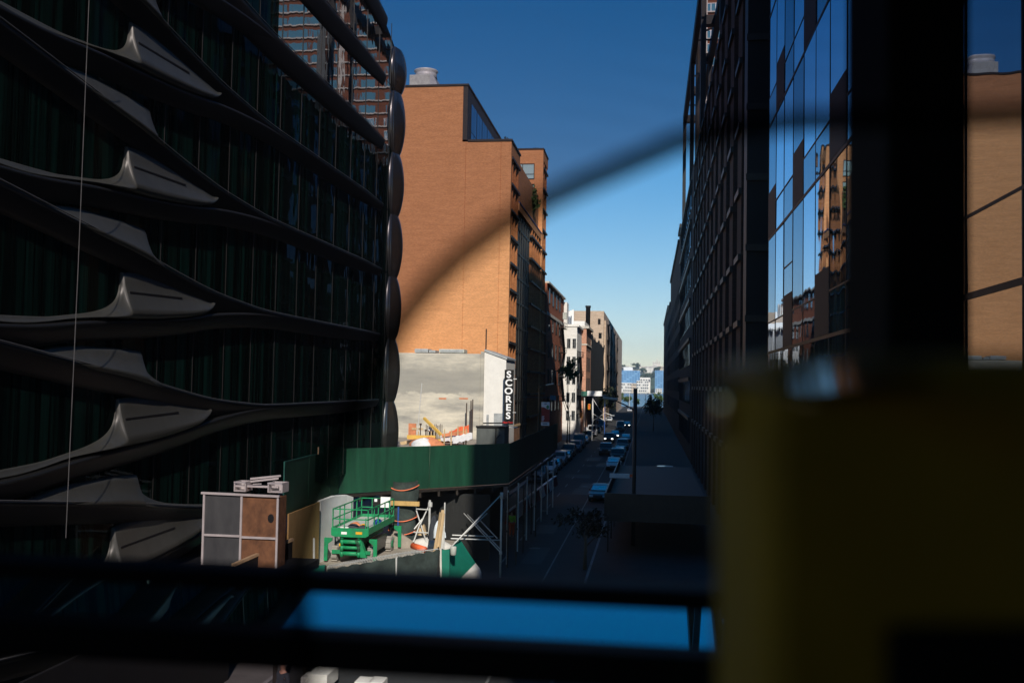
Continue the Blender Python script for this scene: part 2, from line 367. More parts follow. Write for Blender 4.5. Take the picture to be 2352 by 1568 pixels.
def band(mb, path, zr, out=.5, hgt=.62, ymax=59.8):
    prof = [(-.2,.05),(.22,.055),(.34,.045),(.40,.01),(.42,-.05),(.40,-.12),(.33,-.26),(.24,-.42),(.13,-.58),(.02,-.72),(-.2,-.76)]
    rows = []
    for y, dz in smooth_path(path):
        if y > ymax: continue
        k = min(1, max(.12, (59.8-y)/5)); k2 = .45+.55*min(1, max(0, (59.8-y)/9))
        if abs(zr-Rk(6)) < .1: dz -= DROP(y); k2 = 1
        rows.append([(ZX+(px if px < 0 else px*k)*out/.5, y, zr+dz+pz*k2*hgt/.62) for px, pz in prof])
    mb.grid(rows)
A_LOW = [(23,-1.46),(25.4,-1.46),(28.2,-1.12),(31.6,-.92),(34.0,-.68),(35.2,-.48),(35.9,-.25),(36.2,.0)]
A_UP = [(23,-1.36),(26.4,-1.22),(27.6,-1.08),(28.6,-.94),(29.3,-.78),(29.7,-.62),(29.95,-.44),(30.08,-.24),(30.14,-.02),(30.17,.22),(30.2,.40),(32.15,.45),(34,.38),(35.4,.24),(36.0,.12),(36.2,.03)]
B_LOW = [(25.6,1.64),(26.15,1.56),(28.3,1.28),(30.5,1.02),(33.5,.56),(36,.24),(38.4,.08),(41.5,-.03)]
B_UP = [(25.6,1.66),(26.15,1.72),(27.2,1.87),(28.4,1.93),(31.40,1.88),(31.47,1.62),(31.6,1.42),(31.9,1.22),(32.5,.99),(33.5,.76),(36,.42),(38.4,.2),(41.5,-.01)]
for c_ in (A_LOW, A_UP, B_LOW, B_UP): c_[:] = [((y-2.2)/.99, z) for y, z in c_]
def interp(c, y):
    for (y0, z0), (y1, z1) in zip(c, c[1:]):
        if y0 <= y <= y1: return z0+(z1-z0)*(y-y0)/((y1-y0) or 1)
    return c[0][1] if y < c[0][0] else c[-1][1]
def spandrel(low, up, zr, swell, name='spandrel_panel'):
    lo, hi = smooth_path(low, 6), smooth_path(up, 6)
    ys = sorted(set(round(p[0], 3) for p in lo+hi)); rows = []
    for y in ys:
        z0, z1 = interp(lo, y), interp(hi, y); th = max(.004, z1-z0); k = min(1, sum(max(0, interp(hi, y+q*.3)-interp(lo, y+q*.3)) for q in range(-8, 9))/17/.62)*min(1, th/.12)
        row = [(ZX-.1, y, zr+z0-.01), (ZX+.05+.22*k, y, zr+z0-.004)]
        for j in range(10):                     # belly swelling towards its lower edge, rolled in at both rims
            t = j/9; x = .06+k*swell*((1-t)**1.5)*(1-.35*max(0, 1-t/.12)**2) + .05*k*(1-max(0, (t-.85)/.15)**2)
            row.append((ZX+x, y, zr+z0+th*t))
        row.append((ZX-.1, y, zr+z1+.01)); rows.append(row)
    m = MB(); m.grid(rows); m.build(name, M['zpanel'], hz, smooth=True)
for k in range(-2, 7):
    zr = Rk(k)
    YM = {-2: 32.5, -1: 39}.get(k, 59.8)
    b = MB(); band(b, UPB, zr, .42, .52 if k < 4 else .8, YM); b.build('steel_band', M['zmetal'], hz, smooth=True)
    tb_ = MB(); tb_.tube([(ZX+.37*(1 if y < 54.2 else max(.3, (59.8-y)/5.6)), y, zr+dz+.045-(DROP(y) if k == 6 else 0)) for y, dz in smooth_path(UPB) if y <= YM], .02, 6); tb_.build('edge_trim', M['glintsteel'], hz, smooth=True)  # pale tube added to draw the thin sky highlight along each band
    if k < 7:
        b = MB(); band(b, LOB, zr-.002, .40, .48, YM); b.build('steel_band', M['zmetal'], hz, smooth=True)
    if k < 6:
        spandrel(A_LOW, A_UP, zr, .42)
        spandrel(B_LOW, B_UP, zr, .40)
        sm = MB(); sm.beam((ZX+.245, 28.4, zr-.2), (ZX+.255, 31.8, zr-.08), .06, .02, (1,0,0)); sm.build('panel_seam', M['zdark'], hz)
    # windows of this storey (right half, left half)
    if k < 6:
        yr_ = {-2: 36, -1: 62.2}.get(k, 62.2)
        z1 = zr+FL
        split = pX(640, 60, ZX).y
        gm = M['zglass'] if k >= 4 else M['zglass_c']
        p = MB(); p.box(ZX-.2, ZX-.02, split+.03, 60.4, zr+.02, z1-.02)
        if k == -2: continue
        if k == 5:
            ys_ = [split+.03]+[50+i*.65 for i in range(17)]
            p = MB(); p.slab([(ZX-.2, split+.03, zr+.02), (ZX-.2, 60.4, zr+.02)]+[(ZX-.2, y_, z1-.1-DROP(y_)) for y_ in reversed(ys_)], (.18, 0, 0))
        wr = p.build('window', gm, hz)
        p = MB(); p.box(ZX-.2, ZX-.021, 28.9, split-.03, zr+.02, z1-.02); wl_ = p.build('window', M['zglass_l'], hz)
        for q in range(12):
            yq = 30.7+q*2.55; MB().box(ZX-.03, ZX+.008, yq, yq+.025, zr+.05, z1-.05).build('mullion', M['zmetal'], wr if yq > split else wl_)
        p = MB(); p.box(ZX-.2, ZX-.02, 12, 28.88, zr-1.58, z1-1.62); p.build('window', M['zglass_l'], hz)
        # bulging steel frame that closes the storey at the corner
        def cap_rows(prof, n=14):
            rows = []
            for i in range(n+1):
                t = -1+2*i/n; s_ = math.cos(t*math.pi/2)**.75 if abs(t) < 1 else 0; z = zr-.16+(FL-(1.1 if k == 5 else 0))*i/n
                rows.append([(ZX+a_+b_*s_, y_-1.8+c_*s_, z) for a_, b_, y_, c_ in prof])
            return rows
        if k > -2:
            c = MB(); c.grid(cap_rows([(-.06,0,61.25,-.5),(.04,.05,61.28,-.5),(.09,.09,61.34,-.46),(.115,.115,61.42,-.43),(.12,.12,61.5,-.4)])); c.build('cap_reveal', M['zcap'], hz, smooth=True)
            c = MB(); c.grid(cap_rows([(.11,.12,61.5,-.4),(.2,.18,61.75,-.2),(.25,.26,62.0,0),(.24,.31,62.3,.05),(.14,.32,62.6,.1),(-.1,.28,62.95,.15),(-.6,.2,63.1,.2),(-1.2,0,63.15,.2)])); c.build('corner_cap', M['zcap'], hz, smooth=True)
        c = MB(); c.grid(cap_rows([(-1.21,0,63.14,.2),(-10,0,63.14,.2),(-24,0,63.14,.2)])); c.build('window', M['dglass'], hz, smooth=True)
MB().box(-40, ZX+.2, 12, 51, Rk(6)+.08, Rk(6)+.3).build('roof', M['zmetal'], hz, bevel=.15)
hc = MB(); hc.tube([pX(206, -40, ZX+1.0), pX(180, 600, ZX+1.0), pX(151, 1235, ZX+1.0)], .011, 6)
tag(hc.build('hanging_cable', mat('dull_cable', (.14,.15,.14), .7)), 'thin pale cable hanging straight down in front of the curved glass building', 'cable')

# ---------------------------------------------------------------- orange brick apartment building
OX, OY = -16.35, 114.0
ob = thing('orange_brick_building', 'tall orange brick building with a blank sunlit side wall and a stepped top', 'building', (OX, 130, 0))
zt = pY(1176, 324, OY).z; zt2 = pY(1075, 197, OY).z; xs = pY(1074, 250, OY).x
wl = MB(); wl.box(-62, OX-.6, OY, 154, 0, zt); wl.build('wall', M['orange'], ob)
wl = MB(); wl.box(-62, xs-.55, OY+.001, 140, zt-.001, zt2); wl.build('upper_wall', M['orange'], ob)
# corner return of the wall (closes the fin bays on the street side)
wl = MB(); wl.box(OX-.6, OX, OY, OY+.7, 0, zt); wl.build('corner_pier', M['orange'], ob)
cp = MB(); cp.box(-62, xs+.1, OY-.12, 140, zt2+.001, zt2+.22); cp.box(xs+.12, OX+.1, OY-.12, 122, zt+.001, zt+.24); cp.build('coping', M['bronze'], ob)
# dark glazed penthouse side facing the street
ph = MB(); ph.box(xs-.54, xs, OY+.002, 140, zt+.25, zt2); pho = ph.build('penthouse_frame', M['bronze'], ob)
for i in range(6):
    y0 = 116.3+i*3.9
    for z0, z1 in ((zt+.5, zt+1.7), (zt+1.8, zt2-1.5)):
        MB().box(xs-.1, xs+.06, y0, y0+1.7, z0, z1).build('window', M['sky_glass'], ob)
        MB().box(xs-.1, xs+.06, y0+1.8, y0+3.5, z0, z1).build('window', M['sky_glass'], ob)
# street front: bays of slanted brick fins
zp = 33.0
def fin_bay(y0, y1, n, ztop, zbot=1.0):
    L = (y1-y0)/n
    for i in range(n):
        a = y0+i*L
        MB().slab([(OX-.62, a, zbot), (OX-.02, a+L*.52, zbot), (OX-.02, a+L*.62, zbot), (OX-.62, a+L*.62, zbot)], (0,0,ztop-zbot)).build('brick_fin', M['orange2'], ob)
    gl = MB(); gl.box(OX-.598, OX-.45, y0, y1, zbot, ztop); gl.build('window', M['dglass'], ob)
    z = 15.2 - 3.1*4
    while z < ztop:
        if z > zbot:
            MB().box(OX-.44, OX+.12, y0+.02, y1-.02, z, z+.28).build('ledge', M['bronze'], ob)
        z += 3.1
fin_bay(114.72, 121.8, 3, zt-1.6)
MB().box(OX-.62, OX, 114.72, 121.8, zt-1.58, zt).build('parapet', M['orange'], ob)
MB().box(OX-.59, OX-.30, 121.82, 135, .2, zp-1).build('dark_glazing', M['bronze'], ob)
ml = MB()
for i in range(6): ml.box(OX-.28, OX-.2, 122.8+i*2.3, 122.9+i*2.3, .2, zp-1)
for i in range(10): ml.box(OX-.28, OX-.22, 121.84, 134.98, 2+3.1*i, 2.25+3.1*i)
ml.build('mullion', M['zmetal'], ob)
fin_bay(135.02, 147.5, 5, zp-1)
MB().box(OX-.58, OX, 121.85, 147.5, zp-.99, zp).build('parapet', M['orange'], ob)
MB().box(OX-.1, OX+.06, 121.9, 147.5, zp+.01, zp+.12).build('terrace_rail', M['bluep'], ob)
zw = pY(1220, 344, 148).z
tw = MB(); tw.box(OX-6, OX-.6, 148, 155, zt-6, zw); tw.box(OX-.6, OX, 148, 148.7, 1, zw); tw.build('corner_tower', M['orange'], ob)
# open up the terrace: wall block behind it is lower than the tower (sky garden), so a darker inner face
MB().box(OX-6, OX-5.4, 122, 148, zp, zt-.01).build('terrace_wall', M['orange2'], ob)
fin_bay(148.72, 154.8, 2, zw-1.6)
MB().box(OX-.62, OX, 148.72, 154.9, zw-1.58, zw).build('parapet', M['orange'], ob)
MB().box(OX-6.1, OX+.1, 147.9, 155, zw+.002, zw+.22).build('coping', M['bronze'], ob)
for ya, yb in ((376, 412), (423, 461), (474, 512)):
    a = pY(1190, yb, 148); b_ = pY(1228, ya, 148)
    fr = MB(); fr.box(a.x, b_.x, 147.9, 148.05, a.z, a.z+.1); fr.box(a.x, b_.x, 147.9, 148.05, b_.z-.1, b_.z)
    fr.box(b_.x-.1, b_.x, 147.9, 148.05, a.z+.1, b_.z-.1); fr.box(a.x, a.x+.1, 147.9, 148.05, a.z+.1, b_.z-.1)
    fr.box(b_.x-1.85, b_.x-1.75, 147.92, 148.05, a.z+.1, b_.z-.1); fr.box(a.x+.1, b_.x-1.86, 147.92, 148.05, a.z+.7, a.z+.8); fr.box(b_.x-1.74, b_.x-.1, 147.92, 148.05, a.z+.7, a.z+.8)
    wd = fr.build('window', M['bronze'], ob)
    MB().box(a.x+.05, b_.x-.05, 147.96, 148.03, a.z+.05, b_.z-.05).build('pane', M['pale_glass'], wd)
# wall joints, a downpipe line
for px_ in (1067, 1148): q = pY(px_, 500, OY); MB().box(q.x-.03, q.x+.03, OY-.015, OY+.05, 2, zt-.1).build('wall_joint', M['orange2'], ob)

# cooling unit on the roof
q0 = pY(949, 191, 122); q1 = pY(1004, 191, 122)
cu = thing('cooling_tower', 'pale grey rooftop cooling unit with a round fan collar on the orange building', 'cooling unit', (q0.x, 122, zt2))
zb = zt2+.9; zc2 = zb+2.6
MB().box(q0.x, q1.x-.5, 120, 124, zb, zc2-.1).build('casing', M['hvac2'], cu, bevel=.05)
MB().slab([(q1.x-.48, 120, zb), (q1.x+1.0, 120, zb), (q1.x-.1, 120, zc2-.15), (q1.x-.48, 120, zc2-.15)], (0,4,0)).build('side_louvre', M['hvac'], cu)
MB().lathe(((q0.x+q1.x)/2+.1, 122, zc2-.1), [(1.45,0),(1.35,.5),(1.38,.75),(1.55,.95),(1.5,1.05),(1.3,1.06)], 24).build('fan_collar', M['galv'], cu, smooth=True)
sk = MB(); sk.box(q0.x-3, q1.x+1.2, 119.6, 119.9, zt2+.3, zt2+.55); sk.box(q0.x-3, q1.x+1.2, 119.6, 119.9, zt2+.62, zt2+.86)
for i in range(5): sk.box(q0.x-2.6+i*1.7, q0.x-2.4+i*1.7, 119.55, 119.95, zt2+.23, zt2+.3)
sk.box(q0.x, q1.x, 119.95, 124, zt2+.23, zb-.01)
sk.build('timber_dunnage', M['lumber'], cu)

# ---------------------------------------------------------------- trees / plants
def crown(mb, c, rx, ry, rz, n, s, seed=0, gaps=.55):
    rd = random.Random(seed); cl = []
    for i in range(max(5, n//60)):
        th = rd.uniform(0, 2*math.pi); ph_ = rd.uniform(-.6, 1); rr = rd.uniform(.35, 1)
        cl.append((Vector((c[0]+rx*rr*math.cos(th)*math.cos(ph_), c[1]+ry*rr*math.sin(th)*math.cos(ph_), c[2]+rz*rr*math.sin(ph_))), rd.uniform(.22,.45)))
    for i in range(n):
        cc, cr = rd.choice(cl)
        p = cc + Vector((rd.gauss(0,1)*rx, rd.gauss(0,1)*ry, rd.gauss(0,1)*rz))*cr*gaps
        a = Vector((rd.gauss(0,1), rd.gauss(0,1), rd.gauss(0,1))).normalized(); b = a.orthogonal().normalized()
        d = a.cross(b); k = s*rd.uniform(.6, 1.3)
        mb.add([p-b*k, p+d*k*.45, p+b*k, p-d*k*.45], [(0,1,2,3)])
def tree(name, label, cat, base, h, cr, n, s, m, seed, group=None, trunk=.12, ch=None):
    t = thing(name, label, cat, base, group); b = Vector(base)
    tr = MB(); tr.tube([b, b+Vector((.1*h*.1, 0, h*.35)), b+Vector((0, .02*h, h*.7))], [trunk, trunk*.75, trunk*.35], 7)
    rd = random.Random(seed)
    for i in range(5):
        a = rd.uniform(0, 6.28); st = b+Vector((0, 0, h*rd.uniform(.3, .55)))
        tr.tube([st, st+Vector((math.cos(a)*cr*.5, math.sin(a)*cr*.5, h*.2)), st+Vector((math.cos(a)*cr*.8, math.sin(a)*cr*.8, h*.3))], [trunk*.45, trunk*.3, trunk*.12], 5)
    tr.build('trunk', M['bark'], t, smooth=True)
    c = MB(); hh = ch or h*.32; crown(c, (b.x, b.y, b.z+h-hh), cr, cr, hh, n, s, seed); c.build('crown', m, t)
    return t
tp = pY(1213, 520, 140)
tree('terrace_tree', 'bushy green tree growing on the orange building terrace below the tower windows', 'tree', (OX-1.6, 141, zp-1.2), 6.6, 1.9, 1500, .32, M['foliage'], 3, trunk=.1)
q = pY(1162, 320, 117); c = MB(); crown(c, (q.x, 117, zt+.7), .25, .25, .6, 160, .12, 5); c.tube([(q.x,117,zt+.2),(q.x,117,zt+.6)], .05)
tag(c.build('roof_shrub', M['foliage_d']), 'small pointed shrub at the corner of the orange building roof edge', 'shrub')
q = pY(1232, 342, 149); c = MB(); crown(c, (q.x, 150.5, zw+.6), 1.0, .5, .35, 260, .16, 8)
tag(c.build('roof_shrub', M['foliage_d']), 'low spreading shrub on top of the corner tower', 'shrub')

# ---------------------------------------------------------------- low concrete building beside it, sign
CY = 104.0
cbd = thing('concrete_building', 'low building with a stained grey concrete side wall and a pale plaster front', 'building', (-20, 106, 0))
zc = pY(1000, 811, CY).z; xr = pY(1104, 850, CY).x
MB().box(-60, xr, CY, OY-.3, 0, zc).build('concrete_wall', M['concrete'], cbd, bevel=.1)
MB().box(xr+.002, xr+.35, CY-.06, OY-.3, 0, zc+.25).build('edge_pier', M['concrete'], cbd)
PXR = -15.15; a = pY(1112, 807, CY); b_ = pY(1163, 826, CY+.6)
MB().slab([(xr+.36, CY+.1, 0), (PXR, CY+.6, 0), (PXR, CY+.6, b_.z), (xr+.36, CY+.1, a.z)], (0, 7, 0)).build('plaster_wall', M['plaster'], cbd)
MB().slab([(xr+.36, CY+.0, a.z+.003), (PXR+.1, CY+.5, b_.z+.003), (PXR+.1, CY+.5, b_.z+.22), (xr+.36, CY+.0, a.z+.25)], (0, 7, 0)).build('coping', M['hvac'], cbd)
bl = MB(); a = pY(1110, 971, CY); b_ = pY(1162, 969, CY+2); bl.beam((xr+.36, CY+.06, a.z), (PXR, CY+.56, a.z+.05), .1, .09); bl.build('wall_cable', M['blackm'], cbd)
for (x0, x1, y0, y1) in ((1116, 1123, 1017, 1043), (1134, 1155, 1014, 1043)):
    pass
def wall_pt(x, y):   # on the slanted plaster wall (from (xr+.36,CY+.1) to (OX-.15,CY+2))
    A = Vector((xr+.36, CY+.1)); B = Vector((PXR, CY+.6)); d = ray(x, y)
    e = B-A; t = (A.x*e.y - A.y*e.x)/(d.x*e.y - d.y*e.x); return CAM + d*t
for (x0, x1, y0, y1) in ((1117, 1123, 952, 976), (1134, 1154, 949, 977)):
    a = wall_pt(x0, y1); b_ = wall_pt(x1, y0)
    MB().slab([(a.x, a.y-.02, a.z), (b_.x, b_.y-.02, a.z), (b_.x, b_.y-.02, b_.z), (a.x, a.y-.02, b_.z)], (0, .1, 0)).build('door', M['hvac'], cbd)
st = MB()
for x0, x1 in ((1069, 1090), (1119, 1141)):
    a = pY(x0*.9408, 976*.9408+2, CY); b_ = pY(x1*.9408, 979*.9408+2, CY); a = pY(1008 if x0 == 1069 else 1055, 913 if 1 else 0, CY); b_ = pY(1025 if x0 == 1069 else 1075, 917, CY)
    MB().box(a.x, b_.x, CY-.012, CY+.02, b_.z, a.z).build('orange_patch', M['redwood'], cbd)
def hvac(name, label, x0, x1, y0, y1, m, Yq, lou):
    a = pY(x0, y1, Yq); b_ = pY(x1, y0, Yq); zz = zc
    t = thing(name, label, 'rooftop unit', ((a.x+b_.x)/2, Yq+1, zz))
    MB().box(a.x, b_.x, Yq, Yq+2, zz+.12, b_.z).build('casing', m, t, bevel=.04)
    MB().box(a.x+.1, b_.x-.1, Yq+.1, Yq+1.9, zz, zz+.119).build('base_rail', M['blackm'], t)
    l = MB()
    for i in range(lou): l.box(a.x+.15, b_.x-.15, Yq-.02, Yq+.01, zz+.2+i*(b_.z-zz-.3)/lou, zz+.24+i*(b_.z-zz-.3)/lou)
    l.build('louvre', M['hvac'], t)
hvac('rooftop_unit', 'blue grey metal rooftop unit on the concrete building, left of the greenish one', 952, 983, 801, 812, M['hvac'], 106, 3)
hvac('rooftop_unit', 'small low grey rooftop unit wedged between two larger ones on the concrete building', 985, 1000, 804, 812, M['hvac'], 106.2, 2)
hvac('rooftop_unit', 'pale greenish rooftop unit nearest the plaster wall on the concrete building', 1008, 1066, 802, 812, M['hvac2'], 106, 5)
a = pY(1117, 755, 108); o = MB().tube([(a.x,108,zc-.1),(a.x,108,a.z)], .07, 8)
tag(o.build('vent_pipe', M['bronze']), 'thin dark pipe standing up against the orange brick wall', 'pipe')

def text(s, size, m, parent, loc, rot, ext=.02, bold=0, name='letter', sx=1.0, align='CENTER'):
    cu_ = bpy.data.curves.new(name, 'FONT'); cu_.body = s; cu_.size = size; cu_.extrude = ext; cu_.offset = bold; cu_.align_x = align; cu_.align_y = 'CENTER'
    tmp = bpy.data.objects.new('tmp', cu_); COL.objects.link(tmp)
    me = bpy.data.meshes.new_from_object(tmp.evaluated_get(bpy.context.evaluated_depsgraph_get()))
    bpy.data.objects.remove(tmp); bpy.data.curves.remove(cu_)
    me.materials.clear(); me.materials.append(m); o = bpy.data.objects.new(name, me); COL.objects.link(o)
    o.parent = parent; o.location = Vector(loc)-Vector(ORG[parent.name]); o.rotation_euler = rot; o.scale = (sx, 1, 1); return o
SY = 103.0
a = pY(1157, 974, SY); b_ = pY(1178, 849, SY)
sg = thing('nightclub_sign', 'tall black vertical blade sign with big white stacked letters on the building corner', 'sign', ((a.x+b_.x)/2, SY, a.z))
cx = (pY(1162,974,SY).x+pY(1174,849,SY).x)/2
MB().box(cx-.46, cx+.46, SY, SY+.4, a.z, b_.z).build('panel', M['signblack'], sg, bevel=.02)
H = (b_.z-a.z); step = (H-.55)/6
for i, ch in enumerate('SCORES'):
    text(ch, step*1.12, M['signwhite'], sg, (cx, SY-.02, b_.z-.1-step*(i+.5)), (R(90),0,0), .02, .026, sx=1.12)
text('New York', .26, M['signred'], sg, (cx, SY-.02, a.z+.2), (R(90),0,0), .01, .006)
br = MB(); br.box(cx-.1, cx+1.0, SY+.15, SY+.3, a.z-.35, a.z-.25); br.box(cx+.47, cx+.8, SY+.1, SY+.2, a.z+1.2, a.z+1.3); br.box(cx+.47, cx+.8, SY+.1, SY+.2, b_.z-1, b_.z-.9); br.build('bracket', M['galv'], sg)

# ---------------------------------------------------------------- left row beyond
def simple_building(name, label, loc, boxes, windows=None, wm=None, cat='building'):
    t = thing(name, label, cat, loc)
    for nm, m, bx in boxes:
        MB().box(*bx).build(nm, M[m], t)
    if windows: window_parts(t, windows, wm or M['dglass'])
    return t
LX = OX
def Yx(x, X=LX): return X*F/(x-1495)     # depth at which facade plane X shows at frame column x
# red brick block
y0 = 156.5; y1 = Yx(1296); z0 = pX(1262, 655, LX).z
W = []
for i in range(4):
    for k in range(5):
        W.append(('x', LX, y0+3+i*6.2, y0+5.2+i*6.2, 6+k*4.4, 8.6+k*4.4, 1))
rb = simple_building('red_brick_building', 'red brown brick walk-up with fire escapes, between the orange building and the white one', (LX, 165, 0),
    [('wall','red',(-40,LX,y0,y1,0,z0)), ('cornice','limestone',(-40.2,LX+.35,y0+.1,y1-.1,z0+.001,z0+.3)), ('belt_course','limestone',(LX+.001,LX+.14,y0+.3,y1-.3,z0-5,z0-4.5)), ('roof_shed','dark_brick',(-30,LX-3,y0+4,y0+14,z0+.31,z0+2))], W)
def fire_escape(t, X, y0, y1, zs, m='blackm'):
    f = MB()
    for i, z in enumerate(zs):
        f.box(X+.05, X+1.0, y0, y1, z, z+.07)
        for yy in (y0, (y0+y1)/2, y1): f.tube([(X+.98, yy, z), (X+.98, yy, z+1)], .035, 4)
        f.tube([(X+.98, y0, z+1), (X+.98, y1, z+1)], .04, 4); f.tube([(X+.98, y0, z+.5), (X+.98, y1, z+.5)], .03, 4)
        f.tube([(X+.05, y0, z+1), (X+.98, y0, z+1)], .03, 4)
        if i+1 < len(zs):
            a_, b2 = ((y0+.4, y1-.6) if i % 2 else (y1-.6, y0+.4))
            f.beam((X+.6, a_, z), (X+.6, b2, zs[i+1]), .5, .07)
    f.build('fire_escape', M[m], t)
fire_escape(rb, LX, y1-10, y1-4, [7.5+4.4*k for k in range(4)])
MB().box(LX+.3, LX+1.0, y1-5.4, y1-4.3, 22.6, 23.8).build('air_conditioner', M['hvac2'], rb)
# white building: projects past its neighbour, so its sunlit side wall shows
K_ = F*1.02
y0 = y1+.2; WX = -(1495-1324)/K_*y0; y1 = y0+13; z1 = pX(1312, 733, WX).z
wb = thing('white_brick_building', 'white painted brick building with dark fire escapes beside the red brick one', 'building', (WX, y0, 0))
MB().box(-40, WX, y0, y1, 0, z1).build('wall', M['white_brick'], wb)
MB().box(-40, WX-2.0, y0+.002, y0+4, z1+.001, z0-.4).build('upper_wall', M['white_brick'], wb)
MB().box(-40, WX+.35, y0-.15, y1, z1-.45, z1-.1).build('cornice', M['white_brick'], wb)
window_parts(wb, [('y', y0, WX-1.9+i*1.05, WX-1.2+i*1.05, 3.8+j*3.4, 5.7+j*3.4, -1) for i in range(2) for j in range(5) if 5.7+j*3.4 < z1-1], M['dglass'], M['hvac'])
window_parts(wb, [('x', WX, y0+1.5+i*3.6, y0+3+i*3.6, 4+k*3.6, 6.3+k*3.6, 1) for i in range(3) for k in range(4)], M['dglass'])
fire_escape(wb, WX, y0+.6, y0+5, [5+3.6*k for k in range(4)])
for i in range(4):
    o = MB().box(WX-.9-.55*i-.4, WX-.9-.55*i, y0+3+2*i, y0+3.6+2*i, z1-.09, z1+3.0)
    tag(o.build('roof_pier', M['white']), ['first and nearest', 'second', 'third', 'fourth and farthest'][i]+' white post standing on the white building roof', 'roof post', 'white posts on the white building roof')
# pink brick
y0 = y1+.2; PX_ = -(1495-1346)/K_*y0; y1 = PX_*-K_/(1495-1357); z2 = pX(1345, 752, PX_).z
pk = thing('pink_brick_building', 'pinkish brick building with a pale cornice, sunlit on its near side', 'building', (PX_, y0, 0))
MB().box(-40, PX_, y0, y1, 0, z2).build('wall', M['pink'], pk)
MB().box(-40, PX_+.5, y0-.2, y1, z2+.001, z2+.5).build('cornice', M['limestone'], pk)
MB().box(-39, PX_-.4, y0+.3, y1-.2, z2+.51, z2+1.5).build('parapet', M['white_brick'], pk)
MB().box(-40, PX_+.18, y0-.1, y1, z2-3.4, z2-3.1).build('belt_course', M['limestone'], pk)
window_parts(pk, [('x', PX_, y0+2+i*4.2, y0+4+i*4.2, 5+k*4.2, 7.8+k*4.2, 1) for i in range(3) for k in range(4)], M['dglass'])
# dark netted
y0 = y1+.2; NX = PX_-.1; y1 = NX*-K_/(1495-1388); z3 = pX(1365, 776, NX).z
nb = thing('netted_building', 'building wrapped in black construction netting beyond the pink brick one', 'building', (NX, y0, 0))
MB().box(-40, NX-.4, y0, y1, 0, z3-2).build('wall', M['dark_brick'], nb)
rows = []
for i in range(14):
    rows.append([(NX+.16*math.sin(i*1.3+j*.9), y0+.05+(y1-y0)*j/16, z3-(z3-1)*i/13 + .6*math.sin(j*1.7)*(i == 0)) for j in range(17)])
n_ = MB(); n_.grid(rows); n_.build('netting', M['zdark'], nb, smooth=True)
pm = pY(1351, 702, 268); o = MB(); o.lathe((pm.x, 268, z2+1), [(.62,0),(.62,pm.z-z2-1.6),(.75,pm.z-z2-1.5),(.75,pm.z-z2-1.0)], 14)
tag(o.build('chimney', M['blackm'], smooth=True), 'tall black round chimney rising behind the pink brick building', 'chimney')
LX = NX; y0 = y1+.2; y1 = 470
zb4 = pY(1366, 713, 300).z
bgb = thing('beige_brick_building', 'tall beige stepped brick building with fire escapes ending the left row', 'building', (LX, 360, 0))
BY = y0
MB().box(-62, pY(1386, 800, BY).x, BY, 470, 0, pY(1370, 714, BY).z).build('wall', M['beige'], bgb)
sx_ = pY(1386, 800, BY).x
for i, (xx, yy) in enumerate(((1391, 735), (1397, 770), (1403, 800), (1411, 835))):
    yb0 = BY+3+26*i; xb_ = -(1495-xx)/K_*yb0; MB().box(sx_-8, xb_, yb0, min(465-i, -xb_*K_/78), 0, CAM.z+(887-yy)/K_*yb0).build('stepped_bay', M['pink' if i % 2 else 'beige'], bgb)
Wb = [('y', BY, pY(1374,700,BY).x, pY(1380,700,BY).x, pY(1370,745,BY).z, pY(1370,732,BY).z, -1), ('y', BY, pY(1376,700,BY).x, pY(1383,700,BY).x, pY(1370,777,BY).z, pY(1370,764,BY).z, -1)]
window_parts(bgb, Wb, M['dglass'])
for i in range(4): fire_escape(bgb, -(1495-(1392+7*i))/K_*(BY+12+28*i), BY+12+i*28, BY+19+i*28, [6+4.5*k for k in range(6)])

# ---------------------------------------------------------------- right row
GX = 4.8
gb = thing('glass_office_building', 'dark glass curtain wall building reflecting blue sky and orange brick, nearest on the right', 'building', (GX, 20, 0))
MB().box(GX+.3, 40, -4, 43.2, 0, 60).build('body', M['zdark'], gb)
tower_y = (26, 52)
MB().box(9, 27, 26, 52, 60.02, 104).build('added_shade_tower', M['zdark'], gb)  # unseen block added to cast shade on the orange street front
rd = random.Random(11)
mul = [13.7+2.37*i for i in range(-7, 13)]
lev = []
z = 2.6
while z < 60: lev.append(z); z += 4.68
for li, z in enumerate(lev):        # vision band and spandrel band per storey
    for nm, za, zb_ in (('glass_band', z+1.25, z+4.63), ('spandrel_band', z+.04, z+1.2)):
        mb = MB()
        for i in range(len(mul)-1):
            ya, yb = mul[i]+.02, mul[i+1]-.02
            t1, t2 = rd.uniform(-.006, .006), rd.uniform(-.006, .006)
            mb.add([(GX+t1, ya, za), (GX-t1, yb, za), (GX-t1+t2, yb, zb_), (GX+t1+t2, ya, zb_)], [(0,1,2,3)])
        mb.build(nm, M['sky_glass'], gb)
    if 9 < z < 52:
        for i in range(len(mul)-1):
            if (i+li) % 3 == 0 and mul[i] > 20:
                MB().box(GX-.02, GX+.1, mul[i]+.04, mul[i+1]-.04, z+.06, z+1.9).build('dark_panel', M['zdark'], gb)
mu = MB()
for y in mul: mu.box(GX-.014, GX+.12, y-.022, y+.022, .2, 59.9)
mu.build('mullion', M['blackm'], gb)
tr_ = MB()
for z in lev: tr_.box(GX-.016, GX+.12, mul[0], mul[-1], z-.05, z+.05); tr_.box(GX-.0145, GX+.12, mul[0], mul[-1], z+1.2, z+1.25)
for i in range(9):
    y = mul[9+i % 8]; z = lev[2+i % 7]; tr_.box(GX-.012, GX+.1, y+.03, mul[mul.index(y)+1]-.03, z+2.9, z+2.95)
tr_.build('transom', M['blackm'], gb)

